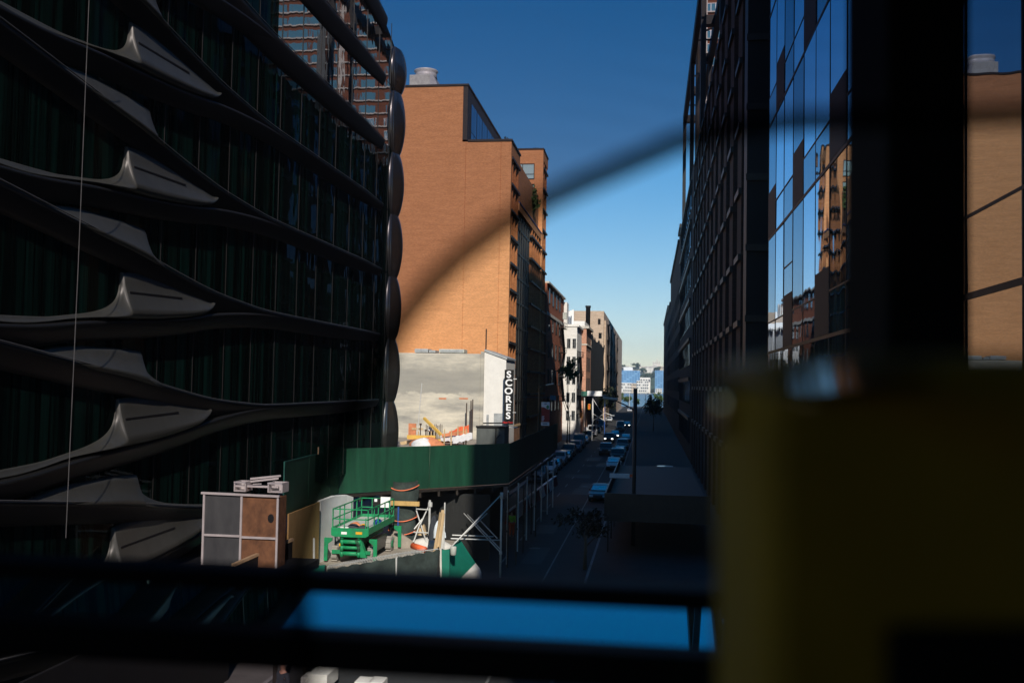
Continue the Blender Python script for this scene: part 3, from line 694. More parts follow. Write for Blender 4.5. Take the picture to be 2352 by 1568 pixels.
BX = 5.6
lb = thing('loft_building', 'dark brick loft block with deep piers and a rooftop pergola, right of the street', 'building', (BX, 100, 0))
LZT = 41.5
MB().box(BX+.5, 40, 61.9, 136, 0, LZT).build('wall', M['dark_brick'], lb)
MB().box(BX-.05, 30, 60, 61.88, 0, LZT).build('end_pier', M['blackm'], lb)
for k in range(9): MB().box(BX-.12, BX+3, 59.85, 59.99, 6+k*4.2, 6.4+k*4.2).build('belt_course', M['bronze'], lb)
def pier_bays(t, y0, n, L, X, ztop, pw):
    for i in range(n):
        a = y0+i*L
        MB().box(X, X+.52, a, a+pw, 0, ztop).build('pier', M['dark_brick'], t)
        for k in range(9):
            z = 6+k*4.2
            if z < ztop: MB().box(X-.2, X-.002, a-.14, a+pw+.14, z, z+.38).build('belt_course', M['bronze'], t)
        g_ = MB(); g_.box(X+.36, X+.49, a+pw+.02, a+L-.02, 5, ztop-1); wn = g_.build('window', M['sky_glass'], t)
        s_ = MB()
        for k in range(9):
            z = 5.2+k*4.2
            if z < ztop-1: s_.box(X+.3, X+.38, a+pw+.03, a+L-.03, z, z+.9)
        s_.box(X+.31, X+.37, a+pw+.03, a+pw+.1, 5, ztop-1); s_.build('spandrel', M['bronze'], wn)
pier_bays(lb, 64.2, 11, 6.5, BX, LZT, 2.9)
MB().box(BX+.1, BX+.49, 61.9, 64.15, 0, LZT-1).build('glazed_slot', M['sky_glass'], lb)
pg = MB()
pg.box(BX, BX+.7, 84, 190, 60.2, 61.8); pg.box(BX+2.6, BX+3.4, 84, 190, 60.2, 61.8)
for yy in (86, 104, 120, 137, 153, 170, 188): pg.box(BX+.71, BX+2.59, yy, yy+1.3, 60.3, 61.6)
for yy in (86, 120, 153, 188): pg.box(BX, BX+.6, yy, yy+.8, LZT, 60.19); pg.box(BX+2.7, BX+3.3, yy, yy+.8, LZT, 60.19)
for yy in (112, 145, 162, 179): pg.tube([(BX+.6, yy, 60.9), (BX+2.7, yy, 60.9)], .14, 6)
pg.build('pergola', M['blackm'], lb)
vp = MB(); a = pY(1604, 95, 150)
vp.tube([(a.x, 150, LZT), (a.x, 150, 65.2), (a.x+.1, 150, 65.6), (a.x+3.4, 150, 65.8)], .34, 8); vp.tube([(a.x, 150, 63.6), (a.x+2.6, 150, 64.6)], .15, 6); vp.build('roof_duct', M['bronze'], lb)
rw = thing('ribbon_window_building', 'dark brick block with stacked ribbon windows mirroring the sky, midway along the right side', 'building', (BX, 165, 0))
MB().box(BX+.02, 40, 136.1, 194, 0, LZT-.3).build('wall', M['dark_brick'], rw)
for k in range(7):
    z = 2.5+k*5.6
    wn = MB().box(BX-.05, BX+.1, 143, 192, z, z+3.3).build('window', M['sky_glass'], rw)
    m_ = MB()
    for i in range(12): m_.box(BX-.12, BX-.052, 143+i*4.4, 143.18+i*4.4, z, z+3.3)
    m_.box(BX-.11, BX-.053, 143, 192, z+3.2, z+3.3); m_.build('mullion', M['blackm'], wn)
    MB().box(BX-.3, BX+.1, 142.5, 193, z+3.32, z+3.8).build('ledge', M['bronze'], rw)
for i, (ya, yb, zq, lab) in enumerate(((194.2, 207, 42, 'dark brick block with a plain roof edge just past the ribbon windows'), (207.1, 241, 40.8, 'dark narrow block second past the ribbon window building'),
        (241.1, 291, 41, 'dark block third past the ribbon window building'), (291.1, 328, 35, 'low dark block fourth past the ribbon window building'), (328.1, 430, 37, 'last dark block on the right side before the river'))):
    X = BX+.02
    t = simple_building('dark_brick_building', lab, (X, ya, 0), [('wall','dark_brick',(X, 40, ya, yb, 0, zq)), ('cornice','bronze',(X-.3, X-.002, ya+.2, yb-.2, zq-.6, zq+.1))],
        [('x', X, ya+2+j*(yb-ya-4)/4, ya+2+j*(yb-ya-4)/4+2.2, 5+k*4.5, 8+k*4.5, -1) for j in range(4) for k in range(6) if 8+k*4.5 < zq-1], M['dglass'])
# the tall apartment tower far behind (seen over the roofs and mirrored in the curved glass building)
tw = thing('apartment_tower', 'tall brick and white apartment tower with rows of blue windows over the right roofs', 'building', (30, 230, 0))
MB().box(11.0, 58, 222, 250, 0, 112).build('wall', M['tower_brick'], tw)
TWX = ((11.4, 15.5), (18.5, 24), (26, 27.3), (28.5, 29.6), (32, 35.5), (36.5, 38), (41.5, 43.5), (44.3, 48), (48.6, 53), (54, 57.4))
rest = MB()
for k in range(26):
    z = 30+k*3.05
    for ci, (x0, x1) in enumerate(TWX):
        own = (4 <= k <= 13 and ci > 1) or (k > 13 and ci < 2)
        if not own: rest.box(x0, x1, 221.85, 222.1, z, z+1.75); continue
        wn_ = MB().box(x0, x1, 221.85, 222.1, z, z+1.75).build('window', M['bglass'], tw)
        fr = MB(); n = max(1, int((x1-x0)/1.1)+1)
        for i in range(n+1): fr.box(x0+i*(x1-x0)/n-.07, x0+i*(x1-x0)/n+.07, 221.75, 221.86, z, z+1.75)
        fr.box(x0, x1, 221.76, 221.85, z+1.68, z+1.78); fr.build('window_frame', M['white'], wn_)
setting(rest.build('window', M['bglass'], tw), 'stuff')
for k in range(26): z = 30+k*3.05; MB().box(10.9, 58.1, 221.6, 221.98, z-.32, z-.05).build('slab_edge', M['limestone'], tw)
for x in (10.95, 16, 24.6, 40): MB().box(x, x+.75, 221.55, 221.99, 20, 112).build('white_pilaster', M['limestone'], tw)
MB().box(43.9, 46, 221.3, 221.59, 0, 112).build('stair_column', M['greyply'], tw)

# ---------------------------------------------------------------- far shore
NJ = 1780
def far_block(name, label, x0, x1, yt, yb, m, wm, nx, ny, Y=NJ, group=None, depth=25, roof=None):
    a = pY(x0, yb, Y); b_ = pY(x1, yt, Y)
    t = thing(name, label, 'building', ((a.x+b_.x)/2, Y, 0), group)
    MB().box(a.x, b_.x, Y, Y+depth, -1, b_.z).build('wall', M[m], t)
    H = b_.z-max(0, a.z)
    for i in range(nx):
        for j in range(ny):
            if (i*7+j*3) % 5 == 0 and nx > 4: continue
            xa = a.x+(b_.x-a.x)*(i+.18)/nx; xb = a.x+(b_.x-a.x)*(i+.82)/nx; za = max(0, a.z)+H*(j+.25)/ny; zb_ = za+H*.45/ny
            MB().box(xa, xb, Y-.3, Y+.1, za, zb_).build('window', M[wm], t)
    if roof: MB().box(a.x+(b_.x-a.x)*roof[0], a.x+(b_.x-a.x)*roof[1], Y+.5, Y+4, b_.z+.01, b_.z+roof[2]).build('roof_sign', M['white'], t)
    return t
far_block('blue_office_block', 'wide blue glass office block across the river with a white roof sign', 1414, 1470, 851, 890, 'njglass', 'njdark', 9, 9, roof=(.32, .7, 6))
far_block('blue_office_block', 'narrower blue glass office block across the river, at the right roof edge', 1504, 1540, 851, 890, 'njglass', 'njdark', 6, 9, Y=1790)
far_block('white_apartment_block', 'white apartment block at the water below the wide blue office block, left one', 1426, 1450, 879, 902, 'njwhite', 'njwin', 5, 3, Y=1755)
far_block('white_apartment_block', 'white apartment block with flat stepped roof at the water, right of the tan one', 1462, 1490, 874, 904, 'njwhite', 'njwin', 6, 4, Y=1757)
far_block('tan_apartment_block', 'tan low block between the two white waterfront apartment blocks', 1448, 1464, 880, 904, 'njtan', 'njwin', 3, 3, Y=1760)
far_block('white_apartment_block', 'small white tiered house by the far shore near the right edge', 1505, 1521, 892, 904, 'njwhite', 'njwin', 3, 2, Y=1750)
far_block('white_apartment_block', 'pale boxy block with overhanging upper floor behind the waterfront apartments', 1470, 1494, 867, 880, 'njwhite', 'njwin', 4, 1, Y=1775)
rdm = random.Random(4); xq = 1405; i = 0
while xq < 1545:
    wq = rdm.uniform(5, 11); hq = rdm.uniform(2.5, 8)
    a = pY(xq, 850, 2060); b_ = pY(xq+wq, 842+rdm.uniform(-2,3)-hq*.4, 2060)
    mm = MB().box(a.x, b_.x, 2060, 2080, 30, b_.z)
    t = thing('ridge_house', '%s house on the far ridge, number %d along from the left' % (rdm.choice(['cream', 'pale', 'tan', 'light brick']), i+1), 'house', (a.x, 2060, 30), 'houses along the far ridge')
    t['label'] = 'pale house on the far ridge line, above the blue office blocks'
    mm.build('wall', M[rdm.choice(['hazehouse','njtan','njwhite'])], t)
    for k in range(3): MB().box(a.x+(b_.x-a.x)*(.15+.28*k), a.x+(b_.x-a.x)*(.28+.28*k), 2059.6, 2060.1, b_.z-3.4, b_.z-1.6).build('window', M['njwin'], t)
    xq += wq*.92; i += 1
a = pY(1529*.9408+67, 836, 2075)
cs = thing('turreted_block', 'large turreted grey block on the far ridge, at the right', 'building', (pY(1508,840,2075).x, 2075, 40))
x0 = pY(1499,840,2075).x; x1 = pY(1517,840,2075).x; zz = pY(1508,828,2075).z
MB().box(x0, x1, 2075, 2090, 35, zz-5).build('wall', M['hazehouse'], cs)
for fx in (0, .28, .5, .78): MB().box(x0+(x1-x0)*fx, x0+(x1-x0)*fx+2.4, 2074, 2078, zz-5.01, zz+ (3 if .4 < fx < .6 else -1.5)).build('turret', M['hazehouse'], cs)
for i, (xx, yy, rx) in enumerate(((1426, 840, 6), (1461, 837, 9), (1508, 846, 8), (1486, 866, 12), (1497, 862, 12), (1478, 850, 8), (1488, 898, 9), (1497, 897, 8))):
    Yq = 2050 if yy < 855 else 1800; q = pY(xx, yy, Yq); rr = rx*Yq/F
    c = MB(); crown(c, (q.x, Yq, q.z), rr, 8, rr*.5, 420, 2.2, i+30); c.tube([(q.x, Yq, q.z-rr*1.3), (q.x, Yq, q.z)], .8)
    tag(c.build('far_tree', M['hill']), 'rounded dark green tree on the far shore hillside across the river', 'tree', 'trees on the far hillside')
for i, (xx, yt, yb, rr, sd, lab) in enumerate(((1424, 905, 945, 3.2, 1, 'sunlit green tree at the river end, left of the water gap'), (1443, 910, 940, 2.6, 2, 'lower green tree at the river end, just left of the dark lamp post'),
        (1510, 903, 945, 3.0, 3, 'tall sunlit green tree at the river end, right of the water gap'), (1498, 926, 950, 2.2, 4, 'short bright green tree at the river end under the taller one'), (1462, 918, 942, 2.2, 5, 'small green tree at the river end in front of the water'))):
    Yq = 500-6*i; a = pY(xx, yt, Yq)
    tree('riverside_tree', lab, 'tree', (a.x, Yq, 0), max(3.5, a.z+.3), rr*.8, 700, .42, M['foliage'], 60+i, 'trees at the river end of the street', .18, ch=max(1.4, (a.z)*.33))
for xx in (1427, 1446, 1483):
    a = pY(xx, 902, 470); o = MB().tube([(a.x,470,0),(a.x,470,a.z)], .12, 6); o.tube([(a.x,470,a.z),(a.x+.8,470,a.z+.5),(a.x+2,470,a.z+.6)], .08, 5)
    tag(o.build('highway_lamp', M['galv']), {1427:'leftmost',1446:'middle',1483:'right-hand'}[xx]+' slim pale lamp post at the river end of the street', 'lamp post', 'lamp posts at the river end')

# ---------------------------------------------------------------- sidewalk shed with green plywood parapet
sh = thing('sidewalk_shed', 'green plywood parapet of a construction sidewalk shed crossing above the lift', 'sidewalk shed', (-12, 56, 0))
P1 = pZ(1170, 1018, 6.9); P0 = pZ(780, 1030, 6.9); PL = Vector((-15.75, 41.8, 6.9))
P1 = Vector((P1.x, P1.y)); P0 = Vector((P0.x, P0.y)); PL = Vector((PL.x, PL.y))
def ppanel(a, b_, z0, z1, n, mname, nm):
    d = (b_-a); nrm = Vector((d.y, -d.x)).normalized()
    for i in range(n):
        p = a+d*(i/n)+d.normalized()*.006; q = a+d*((i+1)/n)-d.normalized()*.006
        off = nrm*random.uniform(0, .025)
        MB().slab([(p.x+off.x, p.y+off.y, z0), (q.x+off.x, q.y+off.y, z0), (q.x+off.x, q.y+off.y, z1), (p.x+off.x, p.y+off.y, z1)], (-nrm.x*.02, -nrm.y*.02, 0)).build(nm, M[mname], sh)
ppanel(PL, P0, 4.55, 6.9, 5, 'greenply', 'plywood_panel')
ppanel(P0, P1, 4.5, 6.9, 4, 'greenply', 'plywood_panel')
ppanel(P1, P1+Vector((-.2, 34)), 4.5, 6.9, 8, 'greenply', 'plywood_panel')
e = MB(); e.beam((PL.x+.03, PL.y-.03, 4.5), (PL.x+.03, PL.y-.03, 6.95), .06, .06); e.beam((PL.x, PL.y, 6.92), (P0.x, P0.y, 6.92), .05, .05); e.build('edge_trim', M['greenedge'], sh)
dk = MB(); dk.slab([(P0.x, P0.y+.05, 4.3), (P1.x, P1.y+.05, 4.3), (P1.x-.25, P1.y+33, 4.3), (-16.0, P1.y+33, 4.3), (-16, 64, 4.3), (P0.x, P0.y+1.8, 4.3)], (0, 0, .15)); dk.build('deck', M['bronze'], sh)
for i in range(10):
    t = i/9; p = P0.lerp(P1, t); MB().box(p.x-.06, p.x+.06, p.y+.1, p.y+3.2 if i < 8 else p.y+30, 4.0, 4.29).build('joist', M['bronze'], sh)
pb = MB(); p = PL.lerp(P0, .55); pb.box(p.x-.06, p.x+.06, p.y-.05, p.y+.05, 6.9, 7.25); pb.build('timber_stub', M['lumber'], sh)
# shed posts on the street side, in shade
for i in range(7):
    yy = 58+i*4.6
    o = MB().tube([(P1.x+.25, yy, .14 if i > 9 else .0), (P1.x+.25, yy, 4.28)], .05, 8); o.build('post', M['galv'], sh)

MB().box(-16.0, -9.6, 66.0, 66.1, .2, 4.28).build('shade_sheet', M['zdark'], sh); MB().box(-15.2, -9.2, 57.9, 58, .2, 4.0).build('shade_sheet', M['zdark'], sh)  # dark sheets added in place of the deep shade under the deck
# lit scaffold posts and braces in front
SPY = 54.0
sc_ = thing('scaffold_bay', 'galvanised scaffold post with crossed pipe braces standing at the shed corner', 'scaffold', (pY(1153,1330,SPY).x, SPY, 0))
def cD(c): return (903+c[0]*.156, 1091+c[1]*.156)
def cp_(c, Y): x, y = cD(c); return pY(x, y, Y)
a = cp_((1598, 275), SPY); p = MB(); p.tube([(a.x, SPY, .0), (a.x, SPY, a.z)], .055, 8); p.tube([(a.x, SPY, a.z-.25), (a.x, SPY, a.z+.08)], .09, 8); p.tube([(a.x, SPY, cp_((1590,1140),SPY).z-.08), (a.x, SPY, cp_((1590,1140),SPY).z+.08)], .085, 8)
p.tube([(a.x, SPY, a.z), (a.x, SPY, 4.3)], .05, 8); p.build('post', M['galv'], sc_, smooth=True)
for c0, c1, ya, yb in (((830,1080),(1590,285),50.6,53.9), ((900,1000),(1380,560),51.6,55.2), ((1040,560),(1588,1140),56.4,54.1), ((1095,580),(1575,1085),57,54.6), ((1250,630),(1530,925),58,55.5), ((870,880),(1475,902),52.8,55), ((850,930),(1565,955),51.5,54)):
    MB().tube([cp_(c0, ya), cp_(c1, yb)], .034, 7).build('brace', M['galv'], sc_, smooth=True)
sf = thing('braced_scaffold', 'small lit scaffold frame with x braces beside the netted column', 'scaffold', (cp_((540,1080),60).x, 52.9, 1.9))
a = cp_((540, 365), 52.9); MB().tube([(a.x, 52.9, 1.58), (a.x, 52.9, a.z)], .06, 8).build('post', M['galv'], sf)
b2 = cp_((545, 430), 52.9); MB().tube([(b2.x, 52.9, b2.z-.12), (b2.x, 52.9, b2.z+.12)], .12, 8).build('coupler', M['galv'], sf)
for c0, c1 in (((340,495),(535,508)), ((300,835),(520,848)), ((340,515),(510,1050)), ((535,430),(400,720)), ((430,640),(310,790)), ((400,700),(300,980))):
    MB().tube([cp_(c0, 53.1), cp_(c1, 52.9)], .038, 6).build('brace', M['galv'], sf)
# pavement-level dark posts beyond the corner
for i, (xx, yt, yb, Yq) in enumerate(((1168, 1130, 1325, 57), (1187, 1150, 1330, 58), (1203, 1140, 1290, 62), (1222, 1085, 1240, 70), (1232, 1080, 1250, 69))):
    a = pY(xx, yt, Yq); o = MB().tube([(a.x, Yq, 0), (a.x, Yq, max(a.z, 4.2))], .045, 6)
    o.tube([(a.x, Yq, 2.0), (a.x, Yq, 2.12)], .08, 6)
    tag(o.build('shed_post', M['bronze']), ['dark pipe post just right of the bright scaffold post', 'second dark pipe post right of the bright scaffold post', 'third dark pipe post, standing farther back under the shed', 'dark pipe post by the road nearest the white barrier', 'outermost dark pipe post at the road edge'][i], 'post', 'dark pipe posts under the shed edge')

# ---------------------------------------------------------------- building site: pad, walls, lift
setting(MB().slab([(-22,46.3,.145),(-15.2,46.3,.145),(-11.0,50.2,.145),(-10.4,56,.145),(-22,56,.145)], (0,0,1.46)).build('site_ground', M['dirt'], bevel=.2))
GYW = 52.75
a = pY(736, 1150, 47.3); b_ = pY(797, 1136, 51.2); c_ = pY(812, 1141, 52.1); m_ = (a+b_)/2
gw = MB(); gw.slab([(a.x, a.y, 1.4), (c_.x, c_.y, 1.4), c_, b_, (m_.x, m_.y, m_.z+.1), a], (-.2, .05, 0))
tag(gw.build('grey_wall', M['brightwall'], bevel=.02), 'pale grey wall panel standing behind the green scissor lift', 'wall')
a2 = pY(664, 1180, 42.4); a3 = pY(735, 1152, 46.6)
pw = MB(); pw.slab([(a2.x, a2.y, 1.2), (a3.x, a3.y, 1.2), a3, a2], (-.08, .02, 0))
pwo = tag(pw.build('plywood_wall', M['ply']), 'yellow brown plywood hoarding left of the pale grey wall', 'plywood wall')
for i, xx in enumerate((709, 721)):
    q = pY(xx, 1319, 44); tp_ = pY(xx, (1290, 1235)[i], 44)
    tag(MB().tube([(q.x, 44, q.z), (tp_.x, 44, tp_.z)], .05, 8).build('steel_pipe', M['galv']), ('shorter', 'taller')[i]+' pale pipe stub standing in front of the yellow plywood wall', 'pipe', 'pipe stubs by the plywood wall')

LXA, LXB, LYA, LYB, LZ = -15.33, -13.48, 47.5, 52.2, 1.62
lf = thing('scissor_lift', 'bright green scissor lift with railed platform parked in front of a grey wall', 'scissor lift', ((LXA+LXB)/2, (LYA+LYB)/2, LZ))
lw = LXB-LXA; zd = LZ+1.62
# chassis
MB().box(LXA+.35, LXB-.35, LYA+.25, LYB-.2, LZ+.32, LZ+.72).build('chassis', M['blackm'], lf, bevel=.03)
MB().box(LXA+.12, LXA+.34, LYA+.8, LYB-.9, LZ+.3, LZ+1.25).build('engine_tray', M['signblack'], lf, bevel=.03)
MB().box(LXB-.34, LXB-.12, LYA+.8, LYB-.9, LZ+.3, LZ+.95).build('battery_tray', M['signblack'], lf, bevel=.03)
for sx in (0, 1):
    for sy in (0, 1):
        x = (LXA+.02 if sx == 0 else LXB-.02); y = (LYA+.55 if sy == 0 else LYB-.7)
        wh = MB().wheel((x, y, LZ+.36), .37, .3, 18)
        for j in range(9):
            th = 2*math.pi*j/9; wh.obox((x, y+.375*math.cos(th), LZ+.36+.375*math.sin(th)), .28, .05, .09, Matrix.Rotation(th, 3, 'X'))
        wo2 = wh.build('wheel', M['tyre_dust'], lf)
        MB().wheel((x+(.1 if sx else -.1), y, LZ+.36), .2, .16, 12).build('rim', M['lift'], wo2)
        # outrigger leg: C-shaped plate with foot
        yo = (LYA-.02 if sy == 0 else LYB+.05); sgn = 1 if sx else -1; xo = (LXB+.05 if sx else LXA-.05)
        pts = [(0,0),(.17,0),(.19,.82),(.4,.98),(.4,1.12),(0,1.12)]
        MB().slab([(xo+sgn*(.36-px_), yo, LZ+.08+pz) for px_, pz in pts], (0, .1, 0)).build('outrigger', M['lift'], lf, bevel=.01)
        MB().box(min(xo, xo-sgn*.55), max(xo, xo-sgn*.55), yo+.11 if sy == 0 else yo-.13, yo+.25 if sy == 0 else yo-.01, LZ+.42, LZ+.6).build('outrigger_arm', M['lift'], lf, bevel=.01)
# folded scissor stack (visible from its end)
for k in range(4):
    z = LZ+.36+k*.285
    st = MB()
    st.box(LXA+.48, LXA+.60, LYA+.05, LYB-.3, z, z+.16); st.box(LXB-.60, LXB-.48, LYA+.05, LYB-.3, z, z+.16)
    st.build('scissor_arm', M['liftd'], lf, bevel=.01)
    st = MB(); st.tube([(LXA+.42, LYA+.02, z+.1), (LXB-.42, LYA+.02, z+.1)], .105 if k % 2 == 0 else .085, 10)
    for xx in (LXA+.5, LXB-.5): st.tube([(xx, LYA-.02, z-.05), (xx, LYA-.02, z+.2)], .085, 8)
    st.build('pivot_tube', M['lift'], lf, smooth=True)
MB().slab([(LXB-.46, LYA-.02, LZ+.3), (LXB-.1, LYA-.02, LZ+.3), (LXB-.25, LYA-.02, LZ+.7), (LXB-.46, LYA-.02, LZ+1.3)], (0, .3, 0)).build('end_bracket', M['lift'], lf)
MB().box(LXA+.36, LXA+.46, LYA-.04, LYA+.04, LZ+.82, LZ+.95).build('hazard_lamp', M['amber'], lf)
for i in range(3):
    MB().tube([(LXB-.5-.06*i, LYA-.05, LZ+.4), (LXB-.42-.05*i, LYA-.12, LZ+.75), (LXB-.55-.07*i, LYA-.08, LZ+1.2)], .018, 6).build('hose', M['rubber'], lf)
MB().box(LXA+.5, LXA+.78, LYA-.185, LYA-.172, zd-.2, zd-.08).build('warning_plate', M['signwhite'], lf); MB().box(LXB-.62, LXB-.3, LYA-.185, LYA-.172, zd-.18, zd-.06).build('warning_plate', M['amber'], lf)
MB().box(LXB-.119, LXB-.1, LYA+1.2, LYA+1.9, LZ+.45, LZ+.75).build('warning_plate', M['signwhite'], lf)
# platform
pf = MB(); pf.box(LXA, LXB, LYA-.15, LYB+.15, zd-.06, zd); pf.build('deck', M['galv'], lf)
tb = MB(); tb.slab([(LXA-.02, LYA-.17, zd-.26), (LXA+.14, LYA-.17, zd-.33), (LXB-.14, LYA-.17, zd-.33), (LXB+.02, LYA-.17, zd-.24), (LXB+.02, LYA-.17, zd+.1), (LXA-.02, LYA-.17, zd+.1)], (0, .05, 0))
tb.box(LXA-.02, LXA+.02, LYA-.119, LYB+.15, zd-.2, zd+.12); tb.box(LXB-.02, LXB+.02, LYA-.119, LYB+.15, zd-.2, zd+.12); tb.box(LXA+.021, LXB-.021, LYB+.12, LYB+.17, zd-.15, zd+.15)
tb.build('toe_board', M['lift'], lf, bevel=.008)
rl = MB(); ys = [LYA-.1, LYA+1.0, LYA+1.75, LYA+3.0, LYA+3.9, LYB+.1]
for xx in (LXA+.04, LXB-.04):
    for y in ys: rl.beam((xx, y, zd+.02), (xx, y, zd+1.0), .05, .05)
    for zz in (.52, 1.0): rl.beam((xx, LYA-.12, zd+zz), (xx, LYB+.12, zd+zz), .05, .05)
for y in (LYA-.1, LYB+.1):
    for zz in (.52, 1.0): rl.beam((LXA+.02, y, zd+zz), (LXB-.02, y, zd+zz), .05, .05)
    for xx in (LXA+.62, LXB-.15): rl.beam((xx, y, zd+.02), (xx, y, zd+1.0 if xx < -14.5 else zd+.6), .04, .04)
rl.build('guard_rail', M['lift'], lf)
cb_ = MB().box(LXB-1.15, LXB-.75, LYB-.1, LYB+.06, zd+.62, zd+1.0); cbo = cb_.build('control_box', M['blackm'], lf)
MB().box(LXB-1.05, LXB-.9, LYB-.13, LYB-.1, zd+.85, zd+1.0).build('label_plate', M['signwhite'], cbo)
mp_ = MB().box(LXB-.72, LXB-.2, LYB-.08, LYB+.06, zd+.55, zd+1.1); mpo = mp_.build('notice_panel', M['signwhite'], lf)
MB().box(LXB-.4, LXB-.22, LYB-.1, LYB-.08, zd+.82, zd+.88).build('stripe', M['lift'], mpo)
# clutter lying on the platform
def lump(name, label, c, r, m, seed, cat):
    rd_ = random.Random(seed); mb = MB(); n = 9; rows = []
    for i in range(6):
        ph_ = math.pi/2*i/5; row = []
        for j in range(n+1):
            th = 2*math.pi*(j % n)/n; k = 1+.25*math.sin(3*th+seed)+.12*math.cos(5*th+i)
            row.append((c[0]+r[0]*k*math.cos(th)*math.cos(ph_), c[1]+r[1]*k*math.sin(th)*math.cos(ph_), c[2]+r[2]*math.sin(ph_)*(1+.15*math.sin(th*2))))
        rows.append(row)
    mb.grid(rows); return tag(mb.build(name, m, smooth=True), label, cat)
lump('tool_bag', 'black tool bag lying open on the lift platform', (-14.45, 47.95, zd), (.35,.22,.22), M['cloth_d'], 1, 'bag')
lump('tool_bag', 'second black bag at the right corner of the lift platform', (-13.9, 47.8, zd), (.26,.2,.2), M['cloth_d'], 2, 'bag')
lump('rag_pile', 'orange brown rag heap on the lift platform', (-14.4, 48.3, zd), (.3,.2,.26), M['redwood'], 3, 'rags')
lump('hard_hat', 'yellow hard hat on the lift platform', (-14.05, 48.4, zd), (.17,.2,.17), M['amber'], 4, 'hard hat')
lump('plastic_bag', 'blue plastic bag on the right side of the lift platform', (-13.7, 49.8, zd), (.2,.3,.24), M['bluep'], 5, 'bag')
tag(MB().box(-14.98, -14.58, 47.6, 47.95, zd+.002, zd+.1).build('white_box', M['white'], bevel=.01), 'flat white box at the left front of the lift platform', 'box')

# tall wrapped column behind the lift
q = pY(925, 1265, 54.4); top = pY(925, 1155, 54.4); top2 = pY(925, 1112, 54.4)
wc = thing('wrapped_tower', 'round tower wrapped in dark netting and tied with orange ropes, right of the lift', 'wrapped tower', (q.x, 54.4, 1.9))
rows = []
for i in range(16):
    t = i/15; z = 1.6+(top2.z+.2-1.6)*t; row = []
    for j in range(25):
        th = 2*math.pi*j/24; rr = .76+.04*math.sin(5*th+t*9)+.05*math.sin(3*th-t*6) - (.06 if i % 4 == 2 else 0)
        row.append((q.x+rr*math.cos(th), 54.4+rr*math.sin(th), z))
    rows.append(row)
n_ = MB(); n_.grid(rows); n_.build('netting', M['netting'], wc, smooth=True)
for yy in (1120, 1191, 1222, 1252):
    zz = pY(925, yy, 53.7).z; rp_ = MB(); rp_.tube([(q.x+.82*math.cos(2*math.pi*j/28), 54.4+.82*math.sin(2*math.pi*j/28), zz+.09*math.cos(4*math.pi*j/28)+.05*math.sin(2*math.pi*j/28)) for j in range(29)], .03, 5); rp_.build('rope', M['rope'], wc)
MB().tube([(q.x-.1, 53.6, 2.4), (q.x-.1, 53.6, top.z-.1)], .045, 6).build('blue_pole', M['bluep'], wc)
MB().box(q.x-1.3, q.x+1.1, 53.45, 53.58, top.z-.02, top.z+.22).build('plank', M['ply'], wc)
# dirt heaps, sacks, lumber, pipe
def heap(label, c, r, m, seed, cat='heap', name='dirt_heap'): return lump(name, label, c, r, m, seed, cat)
heap('pale sand heap between the lift and the netting fence', (pY(905,1265,53.2).x, 53.0, 1.58), (1.0, .9, .75), M['dirt'], 21)
heap('pale sand heap around the foot of the small scaffold frame', (pY(985,1250,52.8).x, 53.4, 1.58), (1.1, .8, .5), M['paleboard'], 22)
op = MB(); op.tube([cp_((285, 1035), 50.8), cp_((470, 1095), 50.2)], .16, 12); tag(op.build('orange_pipe', M['orangep'], smooth=True), 'fat orange plastic pipe lying on the sand by the netting fence', 'pipe')
sk_ = MB(); 
lump('cement_sack', 'tan bucket shaped sack beside the scaffold frame braces', cp_((405, 870), 53.4), (.32,.3,.55), M['lumber'], 31, 'sack')
lump('waste_bag', 'black waste bag leaning against the upright timber planks', cp_((590, 940), 51.6), (.3,.3,1.1), M['cloth_d'], 32, 'bag')
lump('waste_bag', 'pale blue waste bag at the foot of the upright planks', cp_((665, 915), 51.3), (.3,.25,.8), M['bannerwhite'], 33, 'bag')
pl = [((640,760),(705,545)), ((680,740),(735,510)), ((700,720),(740,560)), ((715,1080),(720,740)), ((745,1090),(762,400))]
for i, (c0, c1) in enumerate(pl):
    a = cp_(c0, 50.8+.1*i); b2 = cp_(c1, 50.9+.1*i)
    if i < 3: a = Vector((a.x-.05, a.y-.3, 1.6))
    o = MB().beam(a, b2, .16 if i != 4 else .06, .05)
    tag(o.build('timber_plank', M['lumber'] if i < 3 else M['galv']), ['shortest leaning plank, left of its stack', 'broad leaning plank in the middle of its stack', 'thin leaning plank on the right of its stack', 'dark upright post before the leaning planks', 'tall thin pale rod behind the leaning planks'][i], 'plank', 'upright planks by the scaffold')

# netting fence and green hoarding along the front
nf = thing('netting_fence', 'chain link fence covered in dark green netting in front of the lift', 'fence', (-13, 47, 0))
A = pZ(752, 1306, 2.2); B = pZ(1010, 1262, 2.2)
rows = []
for i in range(6):
    z = 2.2-2.2*i/5; rows.append([(A.x+(B.x-A.x)*j/30+.03*math.sin(j*1.1+i), A.y+(B.y-A.y)*j/30+.05*math.sin(j*.8+i*.7), z+(.05*math.sin(j*2.2) if i == 0 else 0)) for j in range(31)])
n_ = MB(); n_.grid(rows); n_.build('netting', M['netting'], nf, smooth=True)
ch = MB()
for j in range(60):
    p = A.lerp(B, j/60.*.85); ch.tube([p+Vector((0,0,-.02)), p+Vector((.05,.0,.12)), p+Vector((.1,.0,.22))], .015, 4)
ch.tube([A+Vector((0,0,.1)), A.lerp(B,.6)+Vector((0,0,.14)), B+Vector((0,0,.05))], .03, 6); ch.build('top_wire', M['galv'], nf)
